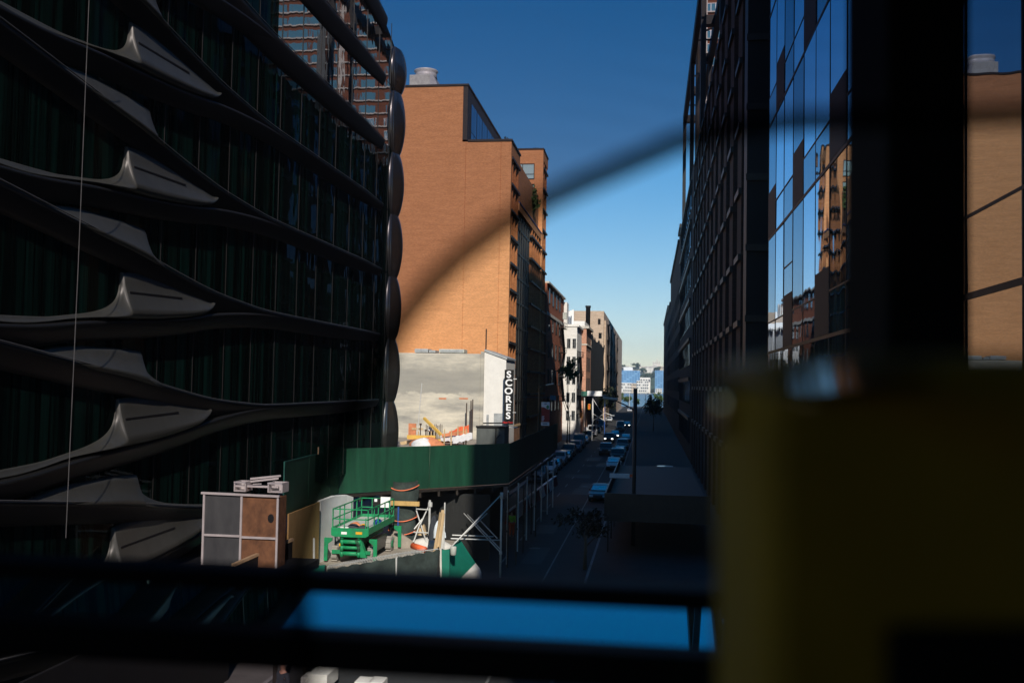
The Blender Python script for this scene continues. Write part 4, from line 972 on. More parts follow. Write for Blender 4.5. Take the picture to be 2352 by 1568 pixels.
for j, t in enumerate((.0, .6, 1.0)):
    p = A.lerp(B, t); MB().tube([(p.x-.06, p.y-.08, 0), (p.x-.06, p.y-.08, 2.35 if j != 1 else 2.2)], .045, 8).build('post', M['galv'] if j == 1 else M['bronze'], nf)
gh = MB(); C0 = pZ(700, 1301, 2.0); gh.slab([(C0.x-2, C0.y-.5, 0), (A.x-.1, A.y, 0), (A.x-.1, A.y, pY(750,1297,A.y).z), (C0.x-2, C0.y-.5, pY(690,1306,C0.y).z)], (0, .06, 0))
tag(gh.build('green_board', M['tealply']), 'low teal board left of the dark netting fence', 'board')
hg = thing('green_hoarding', 'teal green plywood hoarding corner cut off at its shadow line, lit beside the netting fence', 'hoarding', (-9.8, 50, 0))
HY = 50.2
def hp(c, dy=0): x, y = cD(c); return pY(x, y, HY+dy)
l1 = [hp((712,1098)), hp((828,1090)), hp((828,1540)), hp((712,1540))]
MB().slab(l1, (0, .05, 0)).build('panel', M['tealply'], hg)
l2 = [hp((832,1090),.05), hp((900,1010),.9), hp((992,950),1.5), hp((1100,1120),2.0), hp((1210,1290),2.6), hp((1300,1420),3), hp((1300,1560),3), hp((832,1560),.05)]  # slanted edge is the shadow boundary, cut into the panel's shape
l2 = [Vector((p.x, p.y, p.z)) for p in l2]
MB().slab(l2, (-.02, .05, 0)).build('panel', M['tealply'], hg)
l3 = [hp((1212,1292),1.9), hp((1275,1370),2.1), hp((1295,1420),2.2), hp((1305,1560),2.2), hp((980,1560),.2), hp((1010,1500),.4)]
MB().slab(l3, (.0, .03, 0)).build('pale_sheet', M['paleboard'], hg)
MB().lathe(hp((885,1150),-.4)+Vector((0,0,-.1)), [(.1,0),(.15,.05),(.16,.4),(.14,.45),(.05,.46)], 12).build('lamp', M['hvac2'], hg, smooth=True)
wp = MB(); wp.beam(hp((700,1080),-.1), hp((705,1540),-.1), .09, .05); wp.build('edge_post', M['paleboard'], hg)

# plywood form box on the near shed deck, with boards on top
BXY = 32.5
def bp_(x, y, Y=BXY): return pY(x, y, Y)
dkn = MB(); a = bp_(455, 1300); b_ = bp_(640, 1300)
pb_ = thing('plywood_form_box', 'weathered plywood form box, half grey half brown, with timber frame', 'plywood box', ((a.x+b_.x)/2, BXY+1, 3.9))
tl = bp_(470, 1134); tm = bp_(556, 1137); trr = bp_(641, 1142); zbo = bp_(556, 1300).z
MB().box(tl.x, tm.x, BXY, BXY+.7, zbo, tl.z).build('panel', M['greyply'], pb_)
bp2 = MB().box(tm.x+.003, trr.x, BXY+.001, BXY+.7, zbo, trr.z).build('panel', M['ply2'], pb_)
q = bp_(622, 1190); MB().lathe((0,0,0), [(.14,-.01),(.14,.01)], 14)
hole = MB(); vs = [(q.x+.11*math.cos(t*math.pi/8), BXY-.006, q.z+.15*math.sin(t*math.pi/8)) for t in range(16)]; hole.slab(vs, (0, .02, 0)); hole.build('hole', M['zdark'], bp2)
fr = MB()
for xx, tz in ((tl.x, tl.z), (tm.x, tm.z), (trr.x-.03, trr.z)): fr.box(xx-.035, xx+.035, BXY-.05, BXY-.002, zbo, tz)
zr_ = bp_(556, 1231).z
fr.box(tl.x+.04, tm.x-.04, BXY-.06, BXY-.002, zr_-.03, zr_+.04); fr.box(tm.x+.04, trr.x-.07, BXY-.06, BXY-.002, zr_-.06, zr_+.01)
fr.beam((tl.x-.1, BXY-.03, tl.z+.04), (trr.x+.02, BXY-.03, trr.z+.04), .1, .07); fr.build('batten', M['paleboard'], pb_)
for i, (x0, y0, x1, y1, wq) in enumerate(((538,1103,640,1108,.14), (560,1095,640,1088,.1), (575,1087,645,1082,.1), (548,1112,600,1118,.12))):
    a = pY(x0, y0+12, BXY+.4+.3*i); b2 = pY(x1, y1+10, BXY+.7+.3*i)
    a.z = max(a.z, trr.z+.08+.05*i); b2.z = max(b2.z, trr.z+.1+.05*i)
    tag(MB().beam(a, b2, wq, .06).build('loose_board', M['paleboard']), ['widest pale board lying across the plywood form box', 'upper pale board on the plywood form box', 'topmost pale board stacked on the plywood form box', 'short pale board at the front of the plywood form box'][i], 'board', 'boards on the plywood form box')
for i, (x0, x1, y0, y1) in enumerate(((572, 598, 1110, 1133), (622, 660, 1114, 1138))):
    x0 -= 0; a = pY(x0-30 if i == 0 else x0-3, y1, BXY+.5); b2 = pY((x1-28) if i == 0 else x1-6, y0-6, BXY+.5)
    t = thing('open_crate', ('left', 'right')[i]+' pale open steel tray on top of the plywood form box', 'crate', ((a.x+b2.x)/2, BXY+.6, tl.z+.1), 'steel trays on the plywood form box')
    zz = tl.z+.09; h = .33; c = MB()
    c.box(a.x, b2.x, BXY+.3, BXY+.9, zz, zz+.03); c.box(a.x, b2.x, BXY+.86, BXY+.9, zz+.031, zz+h); c.box(a.x, a.x+.04, BXY+.3, BXY+.859, zz+.031, zz+h); c.box(b2.x-.04, b2.x, BXY+.3, BXY+.859, zz+.031, zz+h)
    c.build('tray', M['paleboard'], t); MB().box(a.x, b2.x, BXY+.28, BXY+.32, zz+h-.04, zz+h+.01).build('rim', M['galv'], t)
# deck that carries the box
nd = thing('near_shed', 'dark near sidewalk shed deck with a slanting timber edge below the plywood box', 'sidewalk shed', (-15, 34, 0))
MB().box(-24, -11.6, 31, 34.5, zbo-.3, zbo-.001).build('deck', M['zdark'], nd)
ed = MB(); ed.beam(pY(535, 1297, 31.3), pY(672, 1238, 34.4), .12, .09); ed.build('edge_timber', M['lumber'], nd)
lo = pY(535, 1299, 31.3); hi = pY(672, 1240, 34.4); fz = MB(); fz.slab([lo, hi, Vector((hi.x, hi.y, zbo-.3)), Vector((lo.x, lo.y, zbo-.3))], (.02, -.05, 0)); fz.build('skirt', M['zdark'], nd)
for xx in (-23.5, -11.9):
    for yy in (31.3, 34.2): MB().box(xx-.06, xx+.06, yy-.06, yy+.06, .14, zbo-.301).build('post', M['bronze'], nd)

# ---------------------------------------------------------------- upper site between shed and concrete wall
UY = 96.0
def up(x, y, Y=UY): return pY(x, y, Y)
us = MB(); us.box(-40, -16.3, 88, 103.8, 0, up(960, 1015).z); setting(us.build('site_slab', M['dirt']))
zs = up(960, 1015).z
tag(MB().beam(up(974, 960, 97), up(1016, 1001, 95), .22, .25).build('yellow_beam', M['yellow']), 'long yellow timber beam leaning across the site before the concrete wall', 'beam')
for i in range(12):
    xx = 979+i*3.3; a = up(xx, 1012, 99); b2 = up(xx, 975+2*math.sin(i*1.7), 99)
    tag(MB().tube([(a.x, 99, zs), (b2.x, 99, b2.z)], .035, 5).build('rebar_rod', M['rebar']), 'thin dark upright rebar rod in the close row before the concrete wall', 'rebar', 'row of upright rebar rods')
for i, (xx, yt) in enumerate(((966, 976), (978, 990), (986, 990), (994, 990), (1001, 990), (1072, 905), (1082, 900), (1086, 897))):
    Yq = 97.5 if i < 5 else 102.5; b2 = up(xx, yt if i < 5 else yt+20, Yq)
    o = MB().tube([(b2.x, Yq, zs), (b2.x, Yq, b2.z)], .05 if i < 5 else .06, 6)
    if i < 5: o.tube([(b2.x, Yq, b2.z), (b2.x, Yq, b2.z+.18)], .12, 6)
    tag(o.build('site_rod', M['rebar']), 'short capped dark rod in the row left of the rebar' if i < 5 else 'tall dark rod at the right end of the concrete wall', 'rod', 'short capped rods' if i < 5 else 'tall rods by the plaster wall')
tag(MB().beam(up(946, 984, 100), up(972, 985, 100), .1, .2).build('timber_plank', M['lumber']), 'level timber rail propped up at the left before the concrete wall', 'plank')
for i, (x0, y0, x1, y1, m, wq) in enumerate(((935,1003,1000,1004,'yellow',.35), (920,1019,985,1006,'lumber',.3), (960,1010,1020,1012,'yellow',.25), (1015,1000,1075,990,'redwood',.3), (1000,1013,1060,1010,'redwood',.4), (970,1018,1000,1008,'ply',.3))):
    Yq = 91+i*.7; a = up(x0, y0, Yq); b2 = up(x1, y1, Yq+.4); a.z = max(a.z, zs+.1); b2.z = max(b2.z, zs+.1)
    tag(MB().beam(a, b2, .3, wq).build('form_timber', M[m]), ['long yellow form timber at the left of the upper site', 'brown plank sloping down to the shed edge at the left', 'second yellow timber crossing behind the rods', 'orange brown form board rising to the right', 'wide orange form board low behind the shed edge', 'short plywood offcut in front of the yellow timbers'][i], 'timber')
for i, xx in enumerate((960, 990, 1020, 1036, 1051, 1064, 1070)):
    yt = (990, 990, 985, 988, 978, 979, 984)[i]; a = up(xx, 1016, 92); b2 = up(xx, yt, 92)
    tag(MB().box(a.x-.05, a.x+.05, 92, 92.1, zs, b2.z).build('survey_stake', M['lumber']), 'thin orange tan wooden stake standing in the upper site', 'stake', 'wooden stakes on the upper site')
og = MB(); rows = [[up(1032+j*5, 990-1.8*j+i*7+2*math.sin(j+i), 96.5) for j in range(10)] for i in range(4)]; og.grid(rows)
tag(og.build('orange_net', M['orangep'], smooth=True), 'orange safety net draped along the right side of the upper site', 'safety net')
ws = MB(); rows = [[up(1012+j*4.5, 999+i*3.5+1.5*math.sin(j*1.9+i), 94-.5*i) for j in range(12)] for i in range(5)]; ws.grid(rows)
tag(ws.build('plastic_sheet', M['plastic'], smooth=True), 'white plastic sheet draped over timbers in the middle of the upper site', 'plastic sheet')
ws = MB(); rows = [[up(1040+j*5, 1003-1.2*j+i*4+1.5*math.sin(j*2.3+i), 92-.4*i) for j in range(10)] for i in range(5)]; ws.grid(rows)
tag(ws.build('plastic_sheet', M['plastic'], smooth=True), 'crumpled white plastic sheet beside the dark skip wall on the upper site', 'plastic sheet')
heap('pinkish rubble heap behind the shed edge in the middle', (up(985,1018,90.5).x, 90.5, zs), (1.5,.8,.75), M['redwood'], 41, name='rubble_heap')
heap('white bagged material heap beside the rubble on the upper site', (up(972,1016,90).x, 90, zs), (.9,.6,.7), M['plastic'], 42, name='rubble_heap')
tag(MB().box(up(938,990,100).x, up(955,990,100).x, 100, 100.2, zs, up(940,972,100).z).build('formwork_panel', M['redwood']), 'pink orange formwork panel against the concrete wall at the left', 'panel')
a = up(957, 1010, 95); tag(MB().tube([(a.x,95,zs),(up(968,880,95).x,95.2,up(968,880,95).z)], .04, 6).build('steel_pipe', M['galv']), 'slender pale pole slanting up before the concrete wall at the left', 'pole')
dc = thing('skip_wall', 'dark grey steel site box beside the plaster wall, half in shadow', 'site box', (up(1125,1010,94).x, 94, 0))
a = up(1094, 1015, 93); b_ = up(1159, 980, 93)
MB().box(a.x, b_.x, 93, 96, zs-2, b_.z).build('panel', M['greyply'], dc); fr = MB(); fr.box(a.x-.05, b_.x+.05, 92.9, 92.99, b_.z-.12, b_.z+.05); q = up(1139,1000,93); fr.box(q.x-.05, q.x+.05, 92.92, 92.99, zs-2, b_.z-.13); fr.tube([up(1139,1008,92.9), up(1148,998,92.9)], .04, 5); fr.build('frame', M['blackm'], dc)
pf_ = thing('plywood_fence', 'brown plywood fence under the blade sign, running back along the pavement', 'fence', (OX, 104, 0))
for i in range(9):
    ya = 97+i*3.1; MB().box(OX+.05, OX+.13, ya, ya+3.05, .15, 5.6).build('panel', M['ply2'], pf_)
MB().box(OX+.14, OX+.2, 97, 125, 5.3, 5.55).build('rail', M['lumber'], pf_)

# ---------------------------------------------------------------- people
def person(label, loc, face, top_m, leg_m, pose='stand', hat=None, group=None, hairm='hair'):
    t = thing('person', label, 'person', loc, group)
    me = bpy.data.meshes.new('body'); S = 1.0
    arm = {'stand': ((.24,.02,1.2),(.27,-.05,.95)), 'work': ((.25,-.12,1.2),(.2,-.38,1.12)), 'walk': ((.24,.1,1.18),(.27,.2,.95))}[pose]
    leg = {'stand': ((.1,0,.5),(.11,0,.08)), 'work': ((.12,-.08,.5),(.13,.02,.08)), 'walk': ((.1,-.14,.52),(.1,-.22,.1))}[pose]
    leg2 = {'stand': ((-.1,0,.5),(-.11,0,.08)), 'work': ((-.12,.05,.5),(-.13,.08,.08)), 'walk': ((-.1,.06,.52),(-.1,.3,.16))}[pose]
    V = [((0,0,.95),.15),((0,0,1.15),.14),((0,0,1.36),.15),((0,0,1.5),.06),((0,-.02,1.6),.085),((0,-.015,1.68),.085),
         ((.19,0,1.4),.07),(arm[0],.05),(arm[1],.035),((arm[1][0],arm[1][1]-.04,arm[1][2]-.1),.04),((-.19,0,1.4),.07),((-arm[0][0],arm[0][1],arm[0][2]),.05),((-arm[1][0],arm[1][1],arm[1][2]),.035),((-arm[1][0],arm[1][1]-.04,arm[1][2]-.1),.04),
         ((.1,0,.88),.11),(leg[0],.075),(leg[1],.05),((leg[1][0],leg[1][1]-.13,.05),.045),((-.1,0,.88),.11),(leg2[0],.075),(leg2[1],.05),((leg2[1][0],leg2[1][1]-.13,.05),.045)]
    E = [(0,1),(1,2),(2,3),(3,4),(4,5),(2,6),(6,7),(7,8),(8,9),(2,10),(10,11),(11,12),(12,13),(0,14),(14,15),(15,16),(16,17),(0,18),(18,19),(19,20),(20,21)]
    me.from_pydata([v for v, _ in V], E, [])
    me.materials.append(M['skin'])
    o = bpy.data.objects.new('body', me); COL.objects.link(o); o.parent = t
    md = o.modifiers.new('skin', 'SKIN'); o.modifiers.new('sub', 'SUBSURF').render_levels = 2
    for i, (_, r) in enumerate(V): me.skin_vertices[0].data[i].radius = (r, r); me.skin_vertices[0].data[i].use_root = (i == 0)
    def part(name, idx, m, grow):
        mp2 = {k: j for j, k in enumerate(idx)}
        m2 = bpy.data.meshes.new(name); m2.from_pydata([V[k][0] for k in idx], [(mp2[a], mp2[b]) for a, b in E if a in mp2 and b in mp2], []); m2.materials.append(m)
        q_ = bpy.data.objects.new(name, m2); COL.objects.link(q_); q_.parent = t
        q_.modifiers.new('skin', 'SKIN'); q_.modifiers.new('sub', 'SUBSURF').render_levels = 2
        for j, k in enumerate(idx): m2.skin_vertices[0].data[j].radius = (V[k][1]+grow,)*2; m2.skin_vertices[0].data[j].use_root = (j == 0)
    part('jacket', [0,1,2,6,7,8,10,11,12], top_m, .025)
    part('trousers', [0,14,15,16,18,19,20], leg_m, .02)
    if hat: MB().lathe((0,-.02,1.665), [(.14,0),(.125,.02),(.115,.08),(.08,.13),(.02,.15)], 14).build('hard_hat', hat, t, smooth=True)
    else: MB().lathe((0,.01,1.64), [(.09,0),(.105,.05),(.09,.11),(.03,.14)], 12).build('hair', M[hairm], t, smooth=True)
    MB().add([(-.02,-.1,1.6),(.02,-.1,1.6),(0,-.125,1.585),(0,-.1,1.64)], [(0,2,3),(2,1,3),(0,1,2)]).build('nose', M['skin'], t)
    t.rotation_euler = (0,0,face); return t
a = up(990, 1006, 97); person('worker in a white shirt and white hard hat among the rebar on the upper site', (a.x, 97, zs), .3, M['cloth_w'], M['cloth_d'], 'work', M['white'])
a = pZ(1175, 1232, .0); person('worker in lime hi-vis jacket and orange trousers by the bright scaffold post', (a.x, a.y, 0), .2, M['hivis'], M['orangep'], 'stand', M['orangep'])
a = pZ(1367, 1000, .0); person('person in white clothes walking on the sunlit pavement far down the left side', (a.x, a.y, 0.14), 0, M['cloth_w'], M['cloth_w'], 'walk')
person('bareheaded person in dark clothes standing on the pavement just under the railing', (-11.0, 29.6, .14), -.6, M['cloth_d'], M['cloth_d'], 'stand')

tag(MB().slab([(-14.4,18,.15),(-14.4,33.2,.15),(-14.4,33.2,3.4),(-14.4,18,3.4)], (.1,0,0)).build('added_dark_sheet', M['zdark']), 'black sheet added for the darkness along the foot of the curved glass building, below the railing', 'hoarding')  # sheet added so the ground at lower left stays as black as shade
# pale blocks added to stand for bright sunlit patches under the railing
for i, (xx, yy, wx, wy, wz) in enumerate(((742, 1560, .55, .9, .5), (712, 1562, .35, .5, .35), (838, 1566, .45, .5, .25), (868, 1566, .4, .5, .25))):
    wx *= .62; wy *= .7; q = pZ(xx, yy, .3); tag(MB().box(q.x-wx, q.x+wx, q.y-wy, q.y+wy, .145, .15+wz).build('sunlit_patch_block', M['paleboard'], bevel=.03), ['largest pale block added as a sunlit patch under the railing', 'small pale block added as a sunlit patch left of the largest one', 'left of two low pale blocks added as sunlit patches', 'right of two low pale blocks added as sunlit patches'][i], 'crate', 'pale blocks added as sunlit patches under the railing')

# ---------------------------------------------------------------- vehicles
def paint(name, c): return mat(name, c, .35, .1, var=.03, coat=.35, spec=.5)
PC = dict(white=paint('car_white', (.6,.62,.65)), black=paint('car_black', (.012,.013,.015)), silver=paint('car_silver', (.3,.31,.33)), blue=paint('car_blue', (.03,.06,.13)),
          grey=paint('car_grey', (.09,.095,.1)), red=paint('car_red', (.2,.015,.012)), green=paint('car_green', (.012,.03,.022)), yellow=paint('car_yellow', (.6,.33,.02)))
CG = glass('car_window', .03, (.005,.006,.007), (.75,.7,.65), 0); HL = mat('headlamp_glass', (.6,.62,.65), .12, .3); HON = emit('headlamp_lit', (1,.95,.85), 4); TL = emit('tail_lamp_lit', (1,.03,.02), 1.2)
PROF = {
 'sedan': (4.7, 1.8, 1.45, [(-2.35,.35),(-2.33,.62),(-2.1,.74),(-1.15,.9),(-.45,1.36),(.1,1.45),(.9,1.42),(1.65,1.02),(2.25,.96),(2.35,.7),(2.33,.35)], (3,7)),
 'suv': (4.8, 1.95, 1.8, [(-2.4,.42),(-2.38,.85),(-2.2,1.02),(-1.15,1.12),(-.55,1.68),(.0,1.78),(1.9,1.74),(2.25,1.1),(2.38,.95),(2.36,.42)], (3,7)),
 'van': (5.4, 2.0, 2.3, [(-2.7,.4),(-2.68,.95),(-2.35,1.15),(-1.85,1.25),(-1.2,2.15),(-.8,2.3),(2.5,2.28),(2.66,2.0),(2.7,.9),(2.68,.4)], (3,6)),
 'pickup': (5.4, 2.0, 1.85, [(-2.7,.45),(-2.68,.95),(-2.5,1.08),(-1.3,1.15),(-.7,1.78),(-.2,1.85),(.5,1.82),(.75,1.15),(2.6,1.12),(2.68,.9),(2.68,.45)], (3,7)),
}
def car(kind, color, label, loc, group, rz=0, lit=False, name='parked_car', rack=False, cat='car'):
    L, W_, Hh, pr, (g0, g1) = PROF[kind]
    t = thing(name, label, cat, (0,0,0), group)
    belt = pr[g0][1]
    rows = []
    def hw(z, y):     # half width at a height: tumblehome above the belt line, tuck-in near the bottom and at the nose
        k = 1 - .17*max(0, (z-belt)/(Hh-belt)) - .05*max(0, (.55-z)/.3)
        return W_/2*k*(1-.07*max(0, abs(y)/(L/2)-.8)/.2)
    top = [(y, z) for y, z in pr]
    b = MB(); sh_ = []
    for y, z in top:
        sh_.append([(-hw(z,y), y, z), (-hw(z,y)*.86, y, z+.025), (0, y, z+.04), (hw(z,y)*.86, y, z+.025), (hw(z,y), y, z)])
    b.grid(sh_)
    for s in (-1, 1):   # side skins: belt-line row between sill and top
        r1 = [(s*hw(.3,y), y, .3) for y, z in top]; r2 = [(s*hw(min(z,belt),y), y, min(z, belt)) for y, z in top]; r3 = [(s*hw(z,y), y, z) for y, z in top]
        b.grid([r1, r2, r3])
    b.grid([[(-hw(.3,y), y, .3) for y, z in top], [(hw(.3,y), y, .3) for y, z in top]])
    b.build('body', PC[color], t, smooth=False, bevel=.05)
    # glazing set 4 mm proud
    A_ = pr[g0]; B_ = pr[g0+1]; w_ = MB()
    def q2(p, k): y, z = p; return hw(z, y)*k
    a0 = (A_[0]+.06, A_[1]+.07); b0 = (B_[0]-.04, B_[1]-.05)
    w_.add([(-q2(a0,.84), a0[0]-.02, a0[1]+.035), (q2(a0,.84), a0[0]-.02, a0[1]+.035), (q2(b0,.82), b0[0]-.02, b0[1]+.05), (-q2(b0,.82), b0[0]-.02, b0[1]+.05)], [(0,1,2,3)])
    w_.build('windscreen', CG, t)
    for s in (-1, 1):
        sw = MB(); y0_, y1_ = pr[g0][0]+.45, pr[g1][0]-.35; zt_ = Hh-.16; zb_ = belt+.06
        yt0, yt1 = pr[g0+1][0]+.05, pr[g1-1][0]-.05
        sw.add([(s*(hw(zb_,0)+.006), y0_, zb_), (s*(hw(zb_,0)+.006), y1_, zb_), (s*(hw(zt_,0)+.006), yt1, zt_), (s*(hw(zt_,0)+.006), yt0, zt_)], [(0,1,2,3)]); sw.build('side_window', CG, t)
        hl_ = MB(); hl_.box(s*W_*.33-.17, s*W_*.33+.17, -L/2-.02, -L/2+.15, pr[1][1]-.14, pr[1][1]+.04); hl_.build('headlight', HON if lit else HL, t, bevel=.02)
        for y in (-L*.31, L*.3):
            wh = MB().wheel((s*(W_/2-.1), y, .34), .34, .22, 16).build('wheel', M['rubber'], t)
            MB().wheel((s*(W_/2-.02), y, .34), .21, .08, 12).build('rim', M['rim'], wh)
        MB().box(s*(W_/2+.0)-.09, s*(W_/2)+.09, pr[g0][0]+.35, pr[g0][0]+.5, belt+.02, belt+.17).build('mirror', PC[color], t)
    gr = MB(); gr.box(-W_*.25, W_*.25, -L/2-.015, -L/2+.05, pr[1][1]-.24, pr[1][1]-.04); gr.build('grille', M['blackm'], t)
    MB().box(-W_*.44, W_*.44, -L/2-.05, -L/2+.1, .36, .5).build('bumper', M['bronze'] if color != 'white' else PC['grey'], t, bevel=.03)
    if rack:
        rk = MB()
        for i in range(6): rk.box(-W_*.36, W_*.36, -.3+i*.38, -.14+i*.38, Hh+.06, Hh+.12)
        rk.box(-W_*.4, -W_*.37, -.4, 1.9, Hh, Hh+.14); rk.box(W_*.37, W_*.4, -.4, 1.9, Hh, Hh+.14); rk.build('roof_rack', M['signwhite'], t)
    t.location = loc; t.rotation_euler = (0,0,rz); return t
G1, G2, G3 = 'cars parked along the left kerb', 'cars driving up the street', 'cars parked along the right kerb'
XL, XR = -11.7, -4.4
for kind, c, lab, y, g_, kw in (
 ('suv','white','white off-roader with a slatted roof rack parked at the left kerb, nearest', 115.5, G1, dict(rack=True)),
 ('sedan','grey','grey sedan parked at the left kerb just behind the roof-rack off-roader', 124, G1, {}),
 ('suv','silver','silver off-roader with bright bonnet, third from the front in the left kerb line', 131.5, G1, {}),
 ('sedan','black','low black sedan, fourth from the front in the left kerb line', 139, G1, {}),
 ('suv','black','bulky black off-roader in the left kerb line beside the start of the red brick block', 148, G1, {}),
 ('suv','blue','dark blue off-roader in the left kerb line, sixth from the front', 158, G1, {}),
 ('van','grey','dark grey panel van in the left kerb line at the edge of the sunlit pavement', 169, G1, {}),
 ('sedan','silver','silver sedan in the left kerb line just past the dark panel van', 181, G1, {}),
 ('suv','green','dark green off-roader in the left kerb line beside the white building', 192, G1, {}),
 ('van','white','white box-shaped van in the left kerb line beyond the dark green off-roader', 208, G1, {}),
 ('sedan','grey','small grey sedan far along the left kerb past the white van', 222, G1, {}),
 ('van','blue','dark blue van far along the left kerb near the netted building', 240, G1, {}),
 ('sedan','white','white sedan at the far sunlit end of the left kerb', 292, G1, {})):
    car(kind, c, lab, (XL+random.uniform(-.12,.12), y, 0), g_, **kw)
for x, y, kind, c, lab, lit in ((1390, 1045, 'suv','black','black off-roader driving towards us alone in the lane',False), (1398, 1017,'suv','black','black off-roader with both headlights on in the middle lane',True), (1412, 1006,'sedan','blue','dark blue sedan with lit headlights just behind the headlit off-roader',True),
    (1424, 990,'van','grey','grey van in the driving lane behind the blue sedan',False), (1440, 981,'sedan','black','black sedan with small bright headlights far up the driving lane',True), (1446, 946,'sedan','white','white sedan driving in the sun near the river end',False)):
    q = pZ(x, y, 0); car(kind, c, lab, (q.x, q.y+2, 0), G2, lit=lit, name='moving_car')
for y, kind, c, lab, rz in ((92.5,'sedan','black','dark glossy sedan parked at an angle at the right kerb, nearest on that side', -.06), (127,'sedan','silver','silver sedan at the right kerb by the lamp post', 0), (141,'suv','black','black off-roader at the right kerb behind the silver sedan', 0), (152,'sedan','green','dark green sedan third along the right kerb', 0), (166,'suv','grey','grey off-roader fourth along the right kerb', 0), (190,'sedan','black','black sedan farthest along the right kerb', 0)):
    car(kind, c, lab, (XR, y, 0), G3, rz)
# flatbed truck behind the barrier, nearest left
a = pZ(1248, 1130, 0)
car('pickup', 'grey', 'grey pickup with a pale bonnet half hidden behind the striped barrier', (-11.9, 107.5, 0), G1, name='parked_pickup', cat='pickup')
# barrier line, orange and white
pA = pZ(1276, 1104, .4); pB = pZ(1165, 1192, .4); nb_ = 9
for i in range(nb_):
    p = pA.lerp(pB, i/nb_); q = pA.lerp(pB, (i+.92)/nb_); t = thing('traffic_barrier', ('white' if i % 2 else 'orange')+' plastic road barrier section along the left lane, %s' % ['farthest of the line', 'second from the far end', 'third from the far end', 'fourth from the far end', 'middle of the line', 'fourth from the near end', 'third from the near end', 'second from the near end', 'nearest of the line'][i], 'barrier', (p.x, p.y, 0), 'plastic barriers along the left lane')
    d = (q-p); d.z = 0; n_ = Vector((d.y, -d.x, 0)).normalized()
    b = MB(); b.slab([p+n_*-.28+Vector((0,0,-p.z)), p+n_*.28+Vector((0,0,-p.z)), p+n_*.2+Vector((0,0,.3-p.z)), p+n_*.1+Vector((0,0,.9-p.z)), p+n_*-.1+Vector((0,0,.9-p.z)), p+n_*-.2+Vector((0,0,.3-p.z))], d)
    b.build('body', M['white'] if i % 2 else M['bannerred'], t, bevel=.02); MB().slab([p+n_*.11+Vector((0,0,.96-p.z)), p-n_*.11+Vector((0,0,.96-p.z)), p-n_*.11+Vector((0,0,.9-p.z)), p+n_*.11+Vector((0,0,.9-p.z))], d).build('top_cap', M['white'], t)

# ---------------------------------------------------------------- street furniture
LY = 66
a = pY(1459, 892, LY); lp = thing('street_lamp', 'dark street lamp post with a long arm reaching left over the road', 'street lamp', (a.x, LY, 0))
MB().tube([(a.x, LY, .14), (a.x, LY, 3), (a.x+.02, LY, a.z)], [.16, .12, .13], 10).build('pole', M['bronze'], lp, smooth=True)
l0 = pY(1410, 918, LY); MB().tube([pY(1456, 941, LY), pY(1436, 930, LY), l0], [.06,.05,.04], 6).build('arm', M['bronze'], lp)
hd = pY(1402, 915, LY); MB().obox(hd, 1.0, .3, .16, Matrix.Rotation(.1, 3, 'Y')).build('lamp_head', M['hvac'], lp, bevel=.05)
ss = pY(1426, 1092, LY); sgb = thing('street_sign', 'long pale blue blade sign low on the dark street lamp post', 'sign', (ss.x, LY, ss.z))
MB().box(pY(1400,1092,LY).x, pY(1446,1092,LY).x, LY-.03, LY+.03, pY(1426,1098,LY).z, pY(1426,1087,LY).z).build('blade', M['bannerwhite'], sgb, bevel=.08)
MB().box(pY(1446.5,1092,LY).x, pY(1457,1092,LY).x, LY-.025, LY+.025, pY(1452,1095,LY).z, pY(1452,1089,LY).z).build('bracket', M['orangep'], sgb)
# banner lamp post on the left
BYq = 112; a = pY(1238, 900, BYq); blp = thing('banner_lamp', 'slim grey lamp post with a pale head, left kerb, carrying the red banner', 'street lamp', (a.x, BYq, 0))
hz_ = pY(1238, 888, BYq).z
MB().tube([(a.x, BYq, .14), (a.x, BYq, hz_)], .09, 8).build('pole', M['bronze'], blp); MB().tube([(a.x, BYq, hz_), (a.x+.9, BYq, hz_+.25)], .05, 6).build('arm', M['bronze'], blp)
MB().obox((a.x+1.2, BYq, hz_+.3), .9, .3, .14, Matrix.Rotation(-.2, 3, 'Y')).build('lamp_head', M['hvac2'], blp, bevel=.04)
x0 = pY(1244, 950, BYq).x; x1 = pY(1263, 950, BYq).x; z1 = pY(1253, 923, BYq).z; z0 = pY(1253, 977, BYq).z; Hh = z1-z0; Wd = x1-x0
bn = thing('street_banner', 'vertical street banner, red with white top and bottom, on the slim lamp post', 'banner', ((x0+x1)/2, BYq, z0))
MB().box(x0, x1, BYq-.2, BYq-.17, z0+Hh*.155, z1).build('red_field', M['bannerred'], bn)
n_ = 8; crv = [(x0+Wd*i/n_, z1-Hh*(.21+.10*(1/(1+math.exp(-(i-4)*1.1))))) for i in range(n_+1)]
MB().slab([(x, BYq-.205, z) for x, z in crv]+[(x1, BYq-.205, z1+.002), (x0, BYq-.205, z1+.002)], (0,.003,0)).build('white_top', M['bannerwhite'], bn)
MB().box(x0-.03, x1-.03, BYq-.21, BYq-.165, z0, z0+Hh*.15).build('white_foot', M['bannerwhite'], bn)
MB().slab([(x1-Wd*.25+Wd*.17*math.cos(t*.4), BYq-.21, z1-Hh*.21+Hh*.08*math.sin(t*.4)) for t in range(16)], (0,.002,0)).build('leaf_mark', M['bannergreen'], bn)
MB().box(x0+Wd*.32, x0+Wd*.64, BYq-.211, BYq-.206, z1-Hh*.09, z1-Hh*.06).build('text_bar', M['bannertext'], bn)
tx = MB()
for i in range(5): tx.box(x0+Wd*.05, x0+Wd*(.28,.34,.38,.32,.36)[i], BYq-.206, BYq-.2, z0+Hh*(.20+.045*i), z0+Hh*(.228+.045*i))
tx.build('text_lines', M['bannerwhite'], bn)
tx = MB()
